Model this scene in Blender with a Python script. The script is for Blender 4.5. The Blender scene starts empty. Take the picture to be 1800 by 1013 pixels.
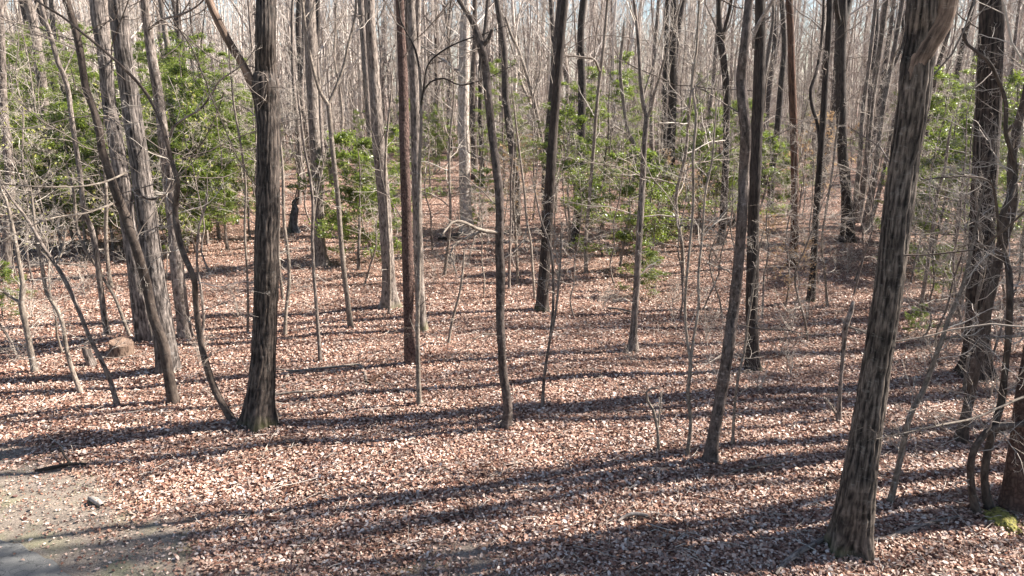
import bpy, math, random
import numpy as np
from mathutils import Vector
PI = math.pi
scene = bpy.context.scene
C = scene.collection

# ------------------------------------------------------------------ camera
CAMH = 5.5; PITCH = math.radians(15.0); F = 1260.0; CX = 900.0; CY = 506.5
cd = bpy.data.cameras.new('camera'); cam = bpy.data.objects.new('camera', cd); C.objects.link(cam)
cam.location = (0, 0, CAMH); cam.rotation_euler = (PI/2-PITCH, 0, 0)
cd.sensor_width = 36; cd.lens = 36*F/1800; cd.clip_end = 3000; cd.clip_start = .1
scene.camera = cam
# ------------------------------------------------------------------ sky and sun
SUN_AZ = math.radians(78); SUN_EL = math.radians(38)
w = bpy.data.worlds.new("World"); scene.world = w; w.use_nodes = True
nt = w.node_tree; bg = nt.nodes['Background']
sk = nt.nodes.new('ShaderNodeTexSky'); sk.sky_type = 'NISHITA'; sk.sun_disc = False
sk.sun_elevation = SUN_EL; sk.sun_rotation = SUN_AZ; sk.dust_density = .6; sk.air_density = 1.0
nt.links.new(sk.outputs[0], bg.inputs[0]); bg.inputs[1].default_value = 0.05
sd = bpy.data.lights.new('sun', 'SUN'); sd.energy = 5.0; sd.angle = math.radians(.53); sd.color = (1, .935, .85)
so = bpy.data.objects.new('sun', sd); C.objects.link(so)
sv = Vector((math.sin(SUN_AZ)*math.cos(SUN_EL), math.cos(SUN_AZ)*math.cos(SUN_EL), math.sin(SUN_EL)))
so.rotation_euler = sv.to_track_quat('Z', 'Y').to_euler(); so.location = (20, 5, 30)
scene.view_settings.view_transform = 'Standard'; scene.view_settings.look = 'None'
scene.view_settings.exposure = 1.95; scene.view_settings.gamma = 1

# ------------------------------------------------------------------ helpers
rng = np.random.default_rng(11)
def hgt(x, y):
    x = np.asarray(x, float); y = np.asarray(y, float)
    return (.05*np.sin(x*.55+1.3)*np.sin(y*.48+.4) + .07*np.sin(x*.21+y*.17) + .02*np.sin(x*1.7-y*1.1+2)
            + .02*np.sin(x*.9+y*2.3) - .02)*np.clip((y-7)/4, 0, 1)
def ray(px, py):
    u = (px-CX)/F; v = (py-CY)/F
    return np.array([u, math.cos(PITCH)-v*math.sin(PITCH), -(math.sin(PITCH)+v*math.cos(PITCH))])
def at(px, py, Y):
    d = ray(px, py); t = Y/d[1]; return np.array([d[0]*t, Y, CAMH+d[2]*t])
def ground_at(px, py):
    d = ray(px, py); t = CAMH/-d[2]
    for _ in range(6):
        p = d*t; t = (CAMH-float(hgt(p[0], p[1])))/-d[2]
    p = d*t; return np.array([p[0], p[1], float(hgt(p[0], p[1]))])
def project(x, y, z):
    dep = y*math.cos(PITCH)-(z-CAMH)*math.sin(PITCH)
    return CX+F*x/dep, CY-F*((z-CAMH)*math.cos(PITCH)+y*math.sin(PITCH))/dep
def depth(p): return p[1]*math.cos(PITCH)+(CAMH-p[2])*math.sin(PITCH)

def tag(o, label=None, cat=None, group=None, kind=None):
    if label: o['label'] = label
    if cat: o['category'] = cat
    if group: o['group'] = group
    if kind: o['kind'] = kind
    return o
def empty(name, loc, rz=0):
    o = bpy.data.objects.new(name, None); C.objects.link(o); o.location = loc; o.rotation_euler = (0, 0, rz)
    o.empty_display_size = .2; return o
def link(name, me, parent=None):
    o = bpy.data.objects.new(name, me); C.objects.link(o)
    if parent is not None: o.parent = parent
    return o
def mesh(name, chunks, mats, smooth=True, rid=None):
    """chunks: list of (verts[n,3], faces[m,k], mat_index, attr[n,3] or None)"""
    me = bpy.data.meshes.new(name)
    V = []; L = []; S = []; MI = []; A = []; off = 0; hasA = any(len(c) > 3 and c[3] is not None for c in chunks)
    for c in chunks:
        v, f, m = c[0], c[1], c[2]
        V.append(v); L.append((f+off).ravel()); S.append(np.full(len(f), f.shape[1])); MI.append(np.full(len(f), m))
        if hasA: A.append(c[3] if len(c) > 3 and c[3] is not None else np.zeros_like(v))
        off += len(v)
    V = np.concatenate(V); L = np.concatenate(L); S = np.concatenate(S); MI = np.concatenate(MI)
    me.vertices.add(len(V)); me.vertices.foreach_set('co', V.astype(np.float32).ravel())
    me.loops.add(len(L)); me.loops.foreach_set('vertex_index', L.astype(np.int32))
    me.polygons.add(len(S)); st = np.concatenate([[0], np.cumsum(S)[:-1]])
    me.polygons.foreach_set('loop_start', st.astype(np.int32))
    me.polygons.foreach_set('material_index', MI.astype(np.int32))
    me.polygons.foreach_set('use_smooth', np.full(len(S), smooth))
    if hasA:
        a = me.attributes.new('bk', 'FLOAT_VECTOR', 'POINT'); a.data.foreach_set('vector', np.concatenate(A).astype(np.float32).ravel())
    if rid is not None:
        a = me.attributes.new('rid', 'FLOAT', 'POINT'); a.data.foreach_set('value', rid.astype(np.float32).ravel())
    for m in mats: me.materials.append(m)
    me.update(calc_edges=True); me.validate()
    return me
def norm(v): return v/np.maximum(np.linalg.norm(v, axis=-1, keepdims=True), 1e-9)
def tubes(P, R, k=3):
    M, n, _ = P.shape
    d = norm(P[:, -1]-P[:, 0]); ref = np.where(np.abs(d[:, 2:3]) > .8, np.array([[1., 0, 0]]), np.array([[0, 0, 1.]]))
    a = norm(np.cross(d, ref)); b = np.cross(d, a)
    th = np.arange(k)/k*2*PI
    ring = a[:, None, :]*np.cos(th)[None, :, None]+b[:, None, :]*np.sin(th)[None, :, None]
    V = P[:, :, None, :]+ring[:, None]*R[:, :, None, None]
    idx = np.arange(M*n*k).reshape(M, n, k)
    q = np.stack([idx[:, :-1], np.roll(idx, -1, 2)[:, :-1], np.roll(idx, -1, 2)[:, 1:], idx[:, 1:]], -1).reshape(-1, 4)
    return V.reshape(-1, 3), q
def grow(P, R, c, t0, t1, L0, L1, a0, a1, rr, n, up=.0, wig=.15, rmin=.003, flat=1.0, rg=None):
    r_ = rg or rng
    M, N, _ = P.shape
    t = t0+(t1-t0)*(np.arange(c)[None]+r_.random((M, c)))/c
    f = t*(N-1); i = np.clip(f.astype(int), 0, N-2); w_ = (f-i)[..., None]; m = np.arange(M)[:, None]
    pos = P[m, i]*(1-w_)+P[m, i+1]*w_; rad = R[m, i]*(1-w_[..., 0])+R[m, i+1]*w_[..., 0]
    tan = norm(P[m, i+1]-P[m, i])
    v = r_.normal(size=(M, c, 3)); v[..., 2] *= flat; perp = norm(v-(v*tan).sum(-1, keepdims=True)*tan)
    a = r_.uniform(a0, a1, (M, c))[..., None]
    d = np.cos(a)*tan+np.sin(a)*perp
    PL = np.linalg.norm(np.diff(P, axis=1), axis=-1).sum(1)[:, None]
    L = r_.uniform(L0, L1, (M, c))*PL*(1.15-.75*(t-t0)/max(t1-t0, 1e-3))
    st = (L/(n-1))[..., None]
    out = [pos]
    for k in range(1, n):
        out.append(out[-1]+d*st)
        d = norm(d+np.array([0, 0, up])+r_.normal(size=d.shape)*wig)
    Q = np.stack(out, 2).reshape(M*c, n, 3)
    r0 = np.maximum(rad*rr, rmin).reshape(-1)
    RR = np.maximum(r0[:, None]*np.linspace(1, .3, n)[None], rmin*.7)
    return Q, RR
def catmull(pts, step):
    pts = np.asarray(pts, float); e0 = 2*pts[0]-pts[1]; e1 = 2*pts[-1]-pts[-2]
    p = np.vstack([e0, pts, e1]); out = []
    for i in range(1, len(p)-2):
        L = np.linalg.norm(p[i+1][:3]-p[i][:3]); m = max(1, int(round(L/step)))
        for j in range(m):
            t = j/m
            out.append(.5*((2*p[i])+(-p[i-1]+p[i+1])*t+(2*p[i-1]-5*p[i]+4*p[i+1]-p[i+2])*t*t+(-p[i-1]+3*p[i]-3*p[i+1]+p[i+2])*t**3))
    out.append(p[-2]); return np.array(out)
def vnoise(u, v, per, seed):
    """value noise, u periodic with integer period per"""
    g = np.random.default_rng(seed).random((per, 512))
    iu = np.floor(u).astype(int); iv = np.floor(v).astype(int); fu = u-iu; fv = v-iv
    fu = fu*fu*(3-2*fu); fv = fv*fv*(3-2*fv)
    a = g[iu % per, iv % 512]; b = g[(iu+1) % per, iv % 512]; c = g[iu % per, (iv+1) % 512]; d = g[(iu+1) % per, (iv+1) % 512]
    return (a*(1-fu)+b*fu)*(1-fv)+(c*(1-fu)+d*fu)*fv
def trunk_mesh(pts, rad, k, flare=0., ridge=0., lobes=5, seed=1, knobs=0., base=0.):
    """pts [n,3] relative, rad [n] -> verts, quads, attr"""
    n = len(pts); s = np.concatenate([[0], np.cumsum(np.linalg.norm(np.diff(pts, axis=0), axis=1))])
    tan = norm(np.gradient(pts, axis=0)); a = norm(np.cross(np.array([0, 1., 0]), tan)); b = np.cross(tan, a)
    th = np.arange(k)/k*2*PI
    S, T = np.meshgrid(s, th, indexing='ij')
    rr = np.repeat(rad[:, None], k, 1)
    r0 = float(np.mean(rad))
    rg = np.random.default_rng(seed)
    if flare:
        ph = rg.uniform(0, 6.28, 3)
        lob = 1+.5*np.cos(lobes*T+ph[0])+.3*np.cos((lobes-2)*T+ph[1])
        rr = rr*(1+flare*np.maximum(lob, .1)*np.exp(-S/(.9*rad[0]+.1)))
    rr = rr*(1+.10*(vnoise(T/2/PI*4, S*1.6+3, 4, seed+5)-.5)+.10*knobs*(vnoise(T/2/PI*3, S*5, 3, seed+6)-.5)*2)
    RID = np.full(T.shape, .8)
    if ridge:
        nr = max(8, int(2*PI*r0/.055)); wob = (vnoise(T/2/PI*5, S*1.1, 5, seed+9)-.5)*1.6
        w2 = (vnoise(T/2/PI*9, S*2.3, 9, seed+11)-.5)*3.6+wob*.9+(vnoise(T/2/PI*nr, S*7, nr, seed+12)-.5)*1.3
        n1 = np.abs(np.sin(nr*T/2+w2)); n2 = vnoise(T/2/PI*nr*2+wob*2, S*17, nr*2, seed+3)
        n3 = vnoise(T/2/PI*nr*1+wob, S*4.5, nr, seed+2); rid = (n1*1.5-.45)*.55+(1.1-np.abs(n3*2-1)*2.2)*.38
        hh_ = np.clip(rid, -.5, 1)*.7+n2*.6-.07; rr = rr+ridge*(hh_-.4); RID = np.clip(.25+.75*hh_, 0, 1)
    trunk_mesh.rid = RID
    V = pts[:, None]+(a[:, None]*np.cos(T)[..., None]+b[:, None]*np.sin(T)[..., None])*rr[..., None]
    A = np.stack([np.cos(T)*r0, np.sin(T)*r0, S+base], -1)
    idx = np.arange(n*k).reshape(n, k)
    q = np.stack([idx[:-1], np.roll(idx, -1, 1)[:-1], np.roll(idx, -1, 1)[1:], idx[1:]], -1).reshape(-1, 4)
    return V.reshape(-1, 3), q, A.reshape(-1, 3)

# ------------------------------------------------------------------ materials
def newmat(name):
    m = bpy.data.materials.new(name); m.use_nodes = True
    return m, m.node_tree.nodes, m.node_tree.links, m.node_tree.nodes['Principled BSDF']
def ramp(N, stops, interp='LINEAR'):
    r = N.new('ShaderNodeValToRGB'); cr = r.color_ramp; cr.interpolation = interp
    while len(cr.elements) < len(stops): cr.elements.new(.5)
    for e, (p, c) in zip(cr.elements, stops): e.position = p; e.color = (*c, 1)
    return r
def mixc(N, Lk, fac, a, b):
    m = N.new('ShaderNodeMix'); m.data_type = 'RGBA'
    if isinstance(fac, float): m.inputs[0].default_value = fac
    else: Lk.new(fac, m.inputs[0])
    for i, v in ((6, a), (7, b)):
        if isinstance(v, tuple): m.inputs[i].default_value = (*v, 1)
        else: Lk.new(v, m.inputs[i])
    return m.outputs[2]
def bark(name, dark, light, sc=14, st=.12, bump=.5, lichen=None, lamt=.5, moss=False, plates=False, objcoord=False, rid=False):
    m, N, Lk, B = newmat(name)
    if objcoord: src = N.new('ShaderNodeTexCoord').outputs['Object']
    else:
        at_ = N.new('ShaderNodeAttribute'); at_.attribute_name = 'bk'; src = at_.outputs['Vector']
    oi = N.new('ShaderNodeObjectInfo')
    off = N.new('ShaderNodeVectorMath'); off.operation = 'ADD'; Lk.new(src, off.inputs[0])
    mul = N.new('ShaderNodeVectorMath'); mul.operation = 'SCALE'; mul.inputs[0].default_value = (17, 9, 31)
    Lk.new(oi.outputs['Random'], mul.inputs['Scale']); Lk.new(mul.outputs[0], off.inputs[1])
    mp = N.new('ShaderNodeMapping'); mp.inputs['Scale'].default_value = (1, 1, st); Lk.new(off.outputs[0], mp.inputs[0])
    if plates:
        n1 = N.new('ShaderNodeTexVoronoi'); n1.feature = 'DISTANCE_TO_EDGE'; n1.inputs['Scale'].default_value = sc
        nd = N.new('ShaderNodeTexNoise'); nd.inputs['Scale'].default_value = 9; nd.inputs['Detail'].default_value = 4; Lk.new(mp.outputs[0], nd.inputs['Vector'])
        va = N.new('ShaderNodeVectorMath'); va.operation = 'MULTIPLY_ADD'; Lk.new(nd.outputs['Color'], va.inputs[0]); va.inputs[1].default_value = (.14, .14, .14); Lk.new(mp.outputs[0], va.inputs[2])
        Lk.new(va.outputs[0], n1.inputs['Vector']); h = n1.outputs['Distance']; r = ramp(N, [(0, dark), (.22, tuple(x*.8 for x in light)), (.6, tuple(x*1.15 for x in light))])
    else:
        n1 = N.new('ShaderNodeTexNoise'); n1.inputs['Scale'].default_value = sc; n1.inputs['Detail'].default_value = 7; n1.inputs['Roughness'].default_value = .62
        n1.inputs['Distortion'].default_value = .4
        Lk.new(mp.outputs[0], n1.inputs['Vector']); h = n1.outputs['Fac']; r = ramp(N, [(.36, dark), (.62, light)])
    Lk.new(h, r.inputs[0]); col = r.outputs[0]
    n2 = N.new('ShaderNodeTexNoise'); n2.inputs['Scale'].default_value = 1.7; n2.inputs['Detail'].default_value = 5; Lk.new(off.outputs[0], n2.inputs['Vector'])
    rv = ramp(N, [(.3, (.62, .6, .58)), (.7, (1.25, 1.22, 1.2))]); Lk.new(n2.outputs['Fac'], rv.inputs[0])
    mm = N.new('ShaderNodeMix'); mm.data_type = 'RGBA'; mm.blend_type = 'MULTIPLY'; mm.inputs[0].default_value = .8
    Lk.new(col, mm.inputs[6]); Lk.new(rv.outputs[0], mm.inputs[7]); col = mm.outputs[2]
    if rid:
        ar = N.new('ShaderNodeAttribute'); ar.attribute_name = 'rid'
        rr_ = ramp(N, [(.28, (.2, .18, .17)), (.5, (.85, .84, .83)), (.85, (1.9, 1.87, 1.82))]); Lk.new(ar.outputs['Fac'], rr_.inputs[0])
        m3 = N.new('ShaderNodeMix'); m3.data_type = 'RGBA'; m3.blend_type = 'MULTIPLY'; m3.inputs[0].default_value = 1; Lk.new(col, m3.inputs[6]); Lk.new(rr_.outputs[0], m3.inputs[7]); col = m3.outputs[2]
    if lichen:
        n3 = N.new('ShaderNodeTexNoise'); n3.inputs['Scale'].default_value = 15; n3.inputs['Detail'].default_value = 8; n3.inputs['Roughness'].default_value = .7
        mp3 = N.new('ShaderNodeMapping'); mp3.inputs['Scale'].default_value = (.7, .7, 1.5); Lk.new(off.outputs[0], mp3.inputs[0]); Lk.new(mp3.outputs[0], n3.inputs['Vector'])
        rl = ramp(N, [(.62-.12*lamt, (0, 0, 0)), (.70-.12*lamt, (1, 1, 1))]); Lk.new(n3.outputs['Fac'], rl.inputs[0])
        ml = N.new('ShaderNodeMath'); ml.operation = 'MULTIPLY'; Lk.new(rl.outputs[0], ml.inputs[0]); Lk.new(r.outputs[0], ml.inputs[1])
        ml2 = N.new('ShaderNodeMath'); ml2.operation = 'MULTIPLY'; Lk.new(ml.outputs[0], ml2.inputs[0]); ml2.inputs[1].default_value = 3.2; ml2.use_clamp = True
        col = mixc(N, Lk, ml2.outputs[0], col, lichen)
    if moss:
        sp = N.new('ShaderNodeSeparateXYZ'); Lk.new(src, sp.inputs[0])
        mr = N.new('ShaderNodeMapRange'); mr.inputs[1].default_value = 0.; mr.inputs[2].default_value = .55; mr.inputs[3].default_value = .26; mr.inputs[4].default_value = -.1
        Lk.new(sp.outputs[2], mr.inputs[0]); ad = N.new('ShaderNodeMath'); Lk.new(mr.outputs[0], ad.inputs[0]); Lk.new(n2.outputs['Fac'], ad.inputs[1])
        rm = ramp(N, [(.66, (0, 0, 0)), (.82, (.5, .5, .5))]); Lk.new(ad.outputs[0], rm.inputs[0])
        col = mixc(N, Lk, rm.outputs[0], col, (.10, .105, .03))
    hs = N.new('ShaderNodeHueSaturation'); Lk.new(col, hs.inputs['Color'])
    mr2 = N.new('ShaderNodeMapRange'); mr2.inputs[3].default_value = .8; mr2.inputs[4].default_value = 1.2; Lk.new(oi.outputs['Random'], mr2.inputs[0]); Lk.new(mr2.outputs[0], hs.inputs['Value'])
    Lk.new(hs.outputs[0], B.inputs['Base Color']); B.inputs['Roughness'].default_value = .85; B.inputs['Specular IOR Level'].default_value = .25
    bp = N.new('ShaderNodeBump'); bp.inputs['Strength'].default_value = bump; bp.inputs['Distance'].default_value = .03
    Lk.new(h, bp.inputs['Height']); Lk.new(bp.outputs[0], B.inputs['Normal'])
    return m
def island_mat(name, stops, rough=.7, trans=0., spec=.3, tcol=None):
    m, N, Lk, B = newmat(name)
    g = N.new('ShaderNodeNewGeometry'); r = ramp(N, stops); Lk.new(g.outputs['Random Per Island'], r.inputs[0])
    Lk.new(r.outputs[0], B.inputs['Base Color']); B.inputs['Roughness'].default_value = rough; B.inputs['Specular IOR Level'].default_value = spec
    if trans:
        t = N.new('ShaderNodeBsdfTranslucent'); mx = N.new('ShaderNodeMixShader'); mx.inputs[0].default_value = trans
        if tcol: t.inputs[0].default_value = (*tcol, 1)
        else: Lk.new(r.outputs[0], t.inputs[0])
        Lk.new(B.outputs[0], mx.inputs[1]); Lk.new(t.outputs[0], mx.inputs[2]); Lk.new(mx.outputs[0], N['Material Output'].inputs[0])
    return m
M = {}
M['oak'] = bark('ridged_dark_bark', (.012, .009, .008), (.072, .058, .05), 34, .16, .8, (.30, .29, .27), .55, moss=True, rid=True)
M['oakl'] = bark('ridged_grey_bark', (.016, .012, .010), (.12, .098, .083), 34, .16, .8, (.36, .335, .30), .5, moss=True, rid=True)
M['oaks'] = bark('dark_bark', (.018, .014, .012), (.085, .068, .06), 36, .2, .8, (.34, .34, .31), .25)
M['oak2'] = bark('furrowed_brown_bark', (.013, .010, .008), (.062, .048, .041), 38, .16, .8, (.3, .3, .28), .1, moss=True)
M['oakr'] = bark('furrowed_blackish_bark', (.012, .009, .008), (.06, .046, .039), 38, .16, .8, (.3, .3, .28), .1, rid=True)
M['grey'] = bark('grey_bark', (.045, .036, .031), (.29, .24, .21), 34, .2, .8, (.46, .44, .40), .35)
M['greym'] = bark('grey_bark_mossy_foot', (.045, .036, .031), (.28, .235, .205), 34, .2, .8, (.46, .44, .40), .3, moss=True)
M['greyr'] = bark('shaggy_grey_bark', (.03, .025, .023), (.15, .13, .12), 34, .14, .8, (.46, .44, .42), .3, rid=True)
M['pale'] = bark('pale_grey_bark', (.20, .165, .14), (.52, .45, .40), 26, .35, .5, (.56, .54, .49), .5)
M['brownish'] = bark('smooth_brown_bark', (.035, .026, .022), (.12, .092, .075), 30, .25, .5, (.4, .38, .34), .35)
M['mottled'] = bark('mottled_pinkish_bark', (.028, .022, .019), (.14, .11, .097), 28, .35, .8, (.40, .35, .32), .55)
M['red'] = bark('reddish_flaky_bark', (.03, .017, .014), (.17, .108, .09), 42, .5, 1.0, (.34, .26, .23), .45)
M['pine'] = bark('plated_pine_bark', (.045, .026, .021), (.13, .082, .068), 21, .5, .9, plates=True)
M['sap'] = bark('sapling_bark', (.09, .072, .06), (.28, .235, .195), 44, .3, .5, (.5, .49, .44), .35)
M['brown'] = bark('orange_stained_bark', (.03, .015, .010), (.15, .082, .055), 34, .12, .8)
M['limb'] = bark('brown_limb_bark', (.045, .03, .022), (.27, .19, .145), 34, .1, .9, (.36, .30, .25), .3)
M['twig'] = island_mat('pale_twig', [(0, (.20, .16, .13)), (.5, (.38, .325, .275)), (1, (.56, .50, .44))], .8)
M['twigf'] = island_mat('far_twig_painted_sunlit', [(0, (.22, .175, .15)), (.5, (.44, .375, .33)), (1, (.62, .55, .49))], .8)  # far twigs coloured paler to stand in for sunlight lost to self-shadow
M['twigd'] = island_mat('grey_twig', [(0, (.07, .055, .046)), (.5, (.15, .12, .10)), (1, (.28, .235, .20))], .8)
M['holly'] = island_mat('holly_leaf', [(0, (.035, .055, .018)), (.45, (.08, .11, .028)), (1, (.29, .31, .08))], .35, .4, .5, (.32, .42, .06))
M['tan'] = island_mat('withered_leaf', [(0, (.35, .22, .12)), (.6, (.52, .36, .20)), (1, (.62, .46, .28))], .7, .35)
M['bud'] = island_mat('spring_leaf', [(0, (.35, .36, .08)), (1, (.5, .5, .15))], .6, .5)
M['litter'] = island_mat('dead_leaf', [(0, (.08, .035, .027)), (.18, (.24, .115, .08)), (.38, (.39, .235, .175)), (.64, (.53, .375, .30)), (.85, (.67, .545, .475)), (1, (.82, .74, .68))], .55, .12, .4)
m = M['litter']; N = m.node_tree.nodes; Lk = m.node_tree.links; B = N['Principled BSDF']; cl = B.inputs['Base Color'].links[0].from_socket
tc = N.new('ShaderNodeTexCoord'); nn = N.new('ShaderNodeTexNoise'); nn.inputs['Scale'].default_value = .9; nn.inputs['Detail'].default_value = 6; nn.inputs['Roughness'].default_value = .65; Lk.new(tc.outputs['Object'], nn.inputs['Vector'])
r_ = ramp(N, [(.33, (.60, .52, .46)), (.5, (.92, .88, .85)), (.68, (1.12, 1.08, 1.02))]); Lk.new(nn.outputs['Fac'], r_.inputs[0])
mu = N.new('ShaderNodeMix'); mu.data_type = 'RGBA'; mu.blend_type = 'MULTIPLY'; mu.inputs[0].default_value = 1; Lk.new(cl, mu.inputs[6]); Lk.new(r_.outputs[0], mu.inputs[7]); Lk.new(mu.outputs[2], B.inputs['Base Color'])
M['wood'] = bark('weathered_wood', (.06, .038, .028), (.26, .18, .135), 22, .3, .5, objcoord=True)

# ------------------------------------------------------------------ ground sheet
EDGE = np.array([(-40, 22), (-14, 10.6), (-8, 8.75), (-6.58, 8.07), (-5.8, 7.75), (-5.16, 7.32), (-3.6, 6.55), (0, 6.1), (6, 5.4), (16, 5.0), (60, 4)], float)
def edge_y(x): return np.interp(x, EDGE[:, 0], EDGE[:, 1])
def fbm(x, y, s, seed):
    u = x*s+500.3; v = y*s+300.7
    return (vnoise(u, v, 4096, seed)*.55+vnoise(u*2.1, v*2.1, 4096, seed+1)*.3+vnoise(u*4.3, v*4.3, 4096, seed+2)*.15)
def soil(x, y):
    d = (y-edge_y(x))*.88
    n = fbm(x, y, .8, 40)-.5
    n2 = fbm(x, y, 3.5, 44)-.5
    reach = np.where(x < -4.2, 1.75, 1.2+.45*np.exp(-((x+1.2)/.9)**2)-.25*(x > 0))+1.8*n+1.2*n2
    return np.clip((reach-d)/.8+.1, 0, 1)
xs = np.concatenate([np.linspace(-900, -62, 18), np.linspace(-60, -14.4, 60), np.linspace(-14, 14, 200), np.linspace(14.4, 60, 60), np.linspace(62, 900, 18)])
ys = np.concatenate([np.linspace(-60, 3, 12), np.linspace(3.5, 22, 140), np.linspace(22.6, 70, 80), np.linspace(75, 1800, 30)])
X, Yg = np.meshgrid(xs, ys, indexing='ij')
micro = (fbm(X, Yg, 1.4, 60)-.5)*.05*np.clip((Yg-edge_y(X))/1.5, 0, 1)*(np.abs(X) < 60)*(Yg < 70)
Z = hgt(X, Yg)*(Yg < 120)+micro
idx = np.arange(X.size).reshape(X.shape)
q = np.stack([idx[:-1, :-1], idx[1:, :-1], idx[1:, 1:], idx[:-1, 1:]], -1).reshape(-1, 4)
att = np.stack([soil(X, Yg), X*0, X*0], -1).reshape(-1, 3)
m, N, Lk, B = newmat('leaf_covered_ground')
tc = N.new('ShaderNodeTexCoord')
def vor(sc, out='Color', seed=0):
    mp = N.new('ShaderNodeMapping'); mp.inputs['Location'].default_value = (seed, seed*1.7, 0); Lk.new(tc.outputs['Object'], mp.inputs[0])
    v = N.new('ShaderNodeTexVoronoi'); v.inputs['Scale'].default_value = sc; v.voronoi_dimensions = '2D'; Lk.new(mp.outputs[0], v.inputs['Vector']); return v
v1 = vor(24); sep = N.new('ShaderNodeSeparateColor'); Lk.new(v1.outputs['Color'], sep.inputs[0])
rl = ramp(N, [(0, (.07, .033, .024)), (.25, (.17, .092, .066)), (.5, (.27, .165, .122)), (.7, (.36, .24, .185)), (.88, (.46, .335, .27)), (1, (.6, .48, .41))])
Lk.new(sep.outputs[0], rl.inputs[0])
n5 = N.new('ShaderNodeTexNoise'); n5.inputs['Scale'].default_value = .35; n5.inputs['Detail'].default_value = 6; Lk.new(tc.outputs['Object'], n5.inputs['Vector'])
rv = ramp(N, [(.35, (.66, .60, .58)), (.65, (1.15, 1.1, 1.06))]); Lk.new(n5.outputs['Fac'], rv.inputs[0])
mm = N.new('ShaderNodeMix'); mm.data_type = 'RGBA'; mm.blend_type = 'MULTIPLY'; mm.inputs[0].default_value = .9; Lk.new(rl.outputs[0], mm.inputs[6]); Lk.new(rv.outputs[0], mm.inputs[7])
n6 = N.new('ShaderNodeTexNoise'); n6.inputs['Scale'].default_value = 55; n6.inputs['Detail'].default_value = 6; n6.inputs['Roughness'].default_value = .8; Lk.new(tc.outputs['Object'], n6.inputs['Vector'])
rs = ramp(N, [(.32, (.07, .055, .045)), (.5, (.19, .155, .125)), (.68, (.40, .34, .285))]); Lk.new(n6.outputs['Fac'], rs.inputs[0])
n7 = N.new('ShaderNodeTexNoise'); n7.inputs['Scale'].default_value = 1.3; n7.inputs['Detail'].default_value = 4; Lk.new(tc.outputs['Object'], n7.inputs['Vector'])
rg7 = ramp(N, [(.52, (0, 0, 0)), (.72, (.6, .6, .6))]); Lk.new(n7.outputs['Fac'], rg7.inputs[0])
rs2 = mixc(N, Lk, rg7.outputs[0], rs.outputs[0], (.20, .21, .10))
aa = N.new('ShaderNodeAttribute'); aa.attribute_name = 'bk'; ss = N.new('ShaderNodeSeparateXYZ'); Lk.new(aa.outputs['Vector'], ss.inputs[0])
Lk.new(mixc(N, Lk, ss.outputs[0], mm.outputs[2], rs2), B.inputs['Base Color'])
B.inputs['Roughness'].default_value = .85; B.inputs['Specular IOR Level'].default_value = .2
v2 = vor(20, seed=3); sep2 = N.new('ShaderNodeSeparateColor'); Lk.new(v2.outputs['Color'], sep2.inputs[0])
ad = N.new('ShaderNodeMath'); ad.operation = 'SUBTRACT'; Lk.new(sep2.outputs[1], ad.inputs[0]); Lk.new(v2.outputs['Distance'], ad.inputs[1])
bp = N.new('ShaderNodeBump'); bp.inputs['Strength'].default_value = .9; bp.inputs['Distance'].default_value = .05; Lk.new(ad.outputs[0], bp.inputs['Height'])
iv = N.new('ShaderNodeMath'); iv.operation = 'MULTIPLY_ADD'; iv.inputs[1].default_value = -.9; iv.inputs[2].default_value = .9; Lk.new(ss.outputs[0], iv.inputs[0]); Lk.new(iv.outputs[0], bp.inputs['Strength'])
bp2 = N.new('ShaderNodeBump'); bp2.inputs['Strength'].default_value = .4; bp2.inputs['Distance'].default_value = .015; Lk.new(n6.outputs['Fac'], bp2.inputs['Height']); Lk.new(bp.outputs[0], bp2.inputs['Normal'])
Lk.new(bp2.outputs[0], B.inputs['Normal'])
tag(link('ground', mesh('ground', [(np.stack([X, Yg, Z], -1).reshape(-1, 3), q, 0, att)], [m])), kind='structure')

# road: strip of worn asphalt with a crumbling edge
rx = np.concatenate([np.linspace(-40, -10, 20), np.linspace(-9.8, 6, 160), np.linspace(6.5, 60, 20)])
wob = (fbm(rx, rx*0, 1.6, 70)-.5)*.35+(fbm(rx, rx*0, 6, 75)-.5)*.12
rows = []
ey = edge_y(rx)+wob*(np.abs(rx) < 12)
for t, zz in ((0, -.02), (.03, .018), (.4, .026), (1.5, .03), (3, .03), (5.2, .03), (5.25, -.03)):
    rows.append(np.stack([rx-t*.45*(rx < -3), ey-t, np.full_like(rx, zz)], -1))
RV = np.stack(rows, 1); idx = np.arange(RV.shape[0]*RV.shape[1]).reshape(RV.shape[:2])
q = np.stack([idx[:-1, 1:], idx[1:, 1:], idx[1:, :-1], idx[:-1, :-1]], -1).reshape(-1, 4)
m, N, Lk, B = newmat('worn_asphalt'); tc = N.new('ShaderNodeTexCoord')
n1 = N.new('ShaderNodeTexNoise'); n1.inputs['Scale'].default_value = 90; n1.inputs['Detail'].default_value = 5; n1.inputs['Roughness'].default_value = .8; Lk.new(tc.outputs['Object'], n1.inputs['Vector'])
r1 = ramp(N, [(.3, (.06, .06, .062)), (.5, (.125, .125, .125)), (.7, (.22, .22, .215))]); Lk.new(n1.outputs['Fac'], r1.inputs[0])
n2 = N.new('ShaderNodeTexNoise'); n2.inputs['Scale'].default_value = 2.5; n2.inputs['Detail'].default_value = 6; Lk.new(tc.outputs['Object'], n2.inputs['Vector'])
r2 = ramp(N, [(.35, (.75, .75, .75)), (.65, (1.2, 1.18, 1.12))]); Lk.new(n2.outputs['Fac'], r2.inputs[0])
mm = N.new('ShaderNodeMix'); mm.data_type = 'RGBA'; mm.blend_type = 'MULTIPLY'; mm.inputs[0].default_value = 1; Lk.new(r1.outputs[0], mm.inputs[6]); Lk.new(r2.outputs[0], mm.inputs[7])
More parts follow.
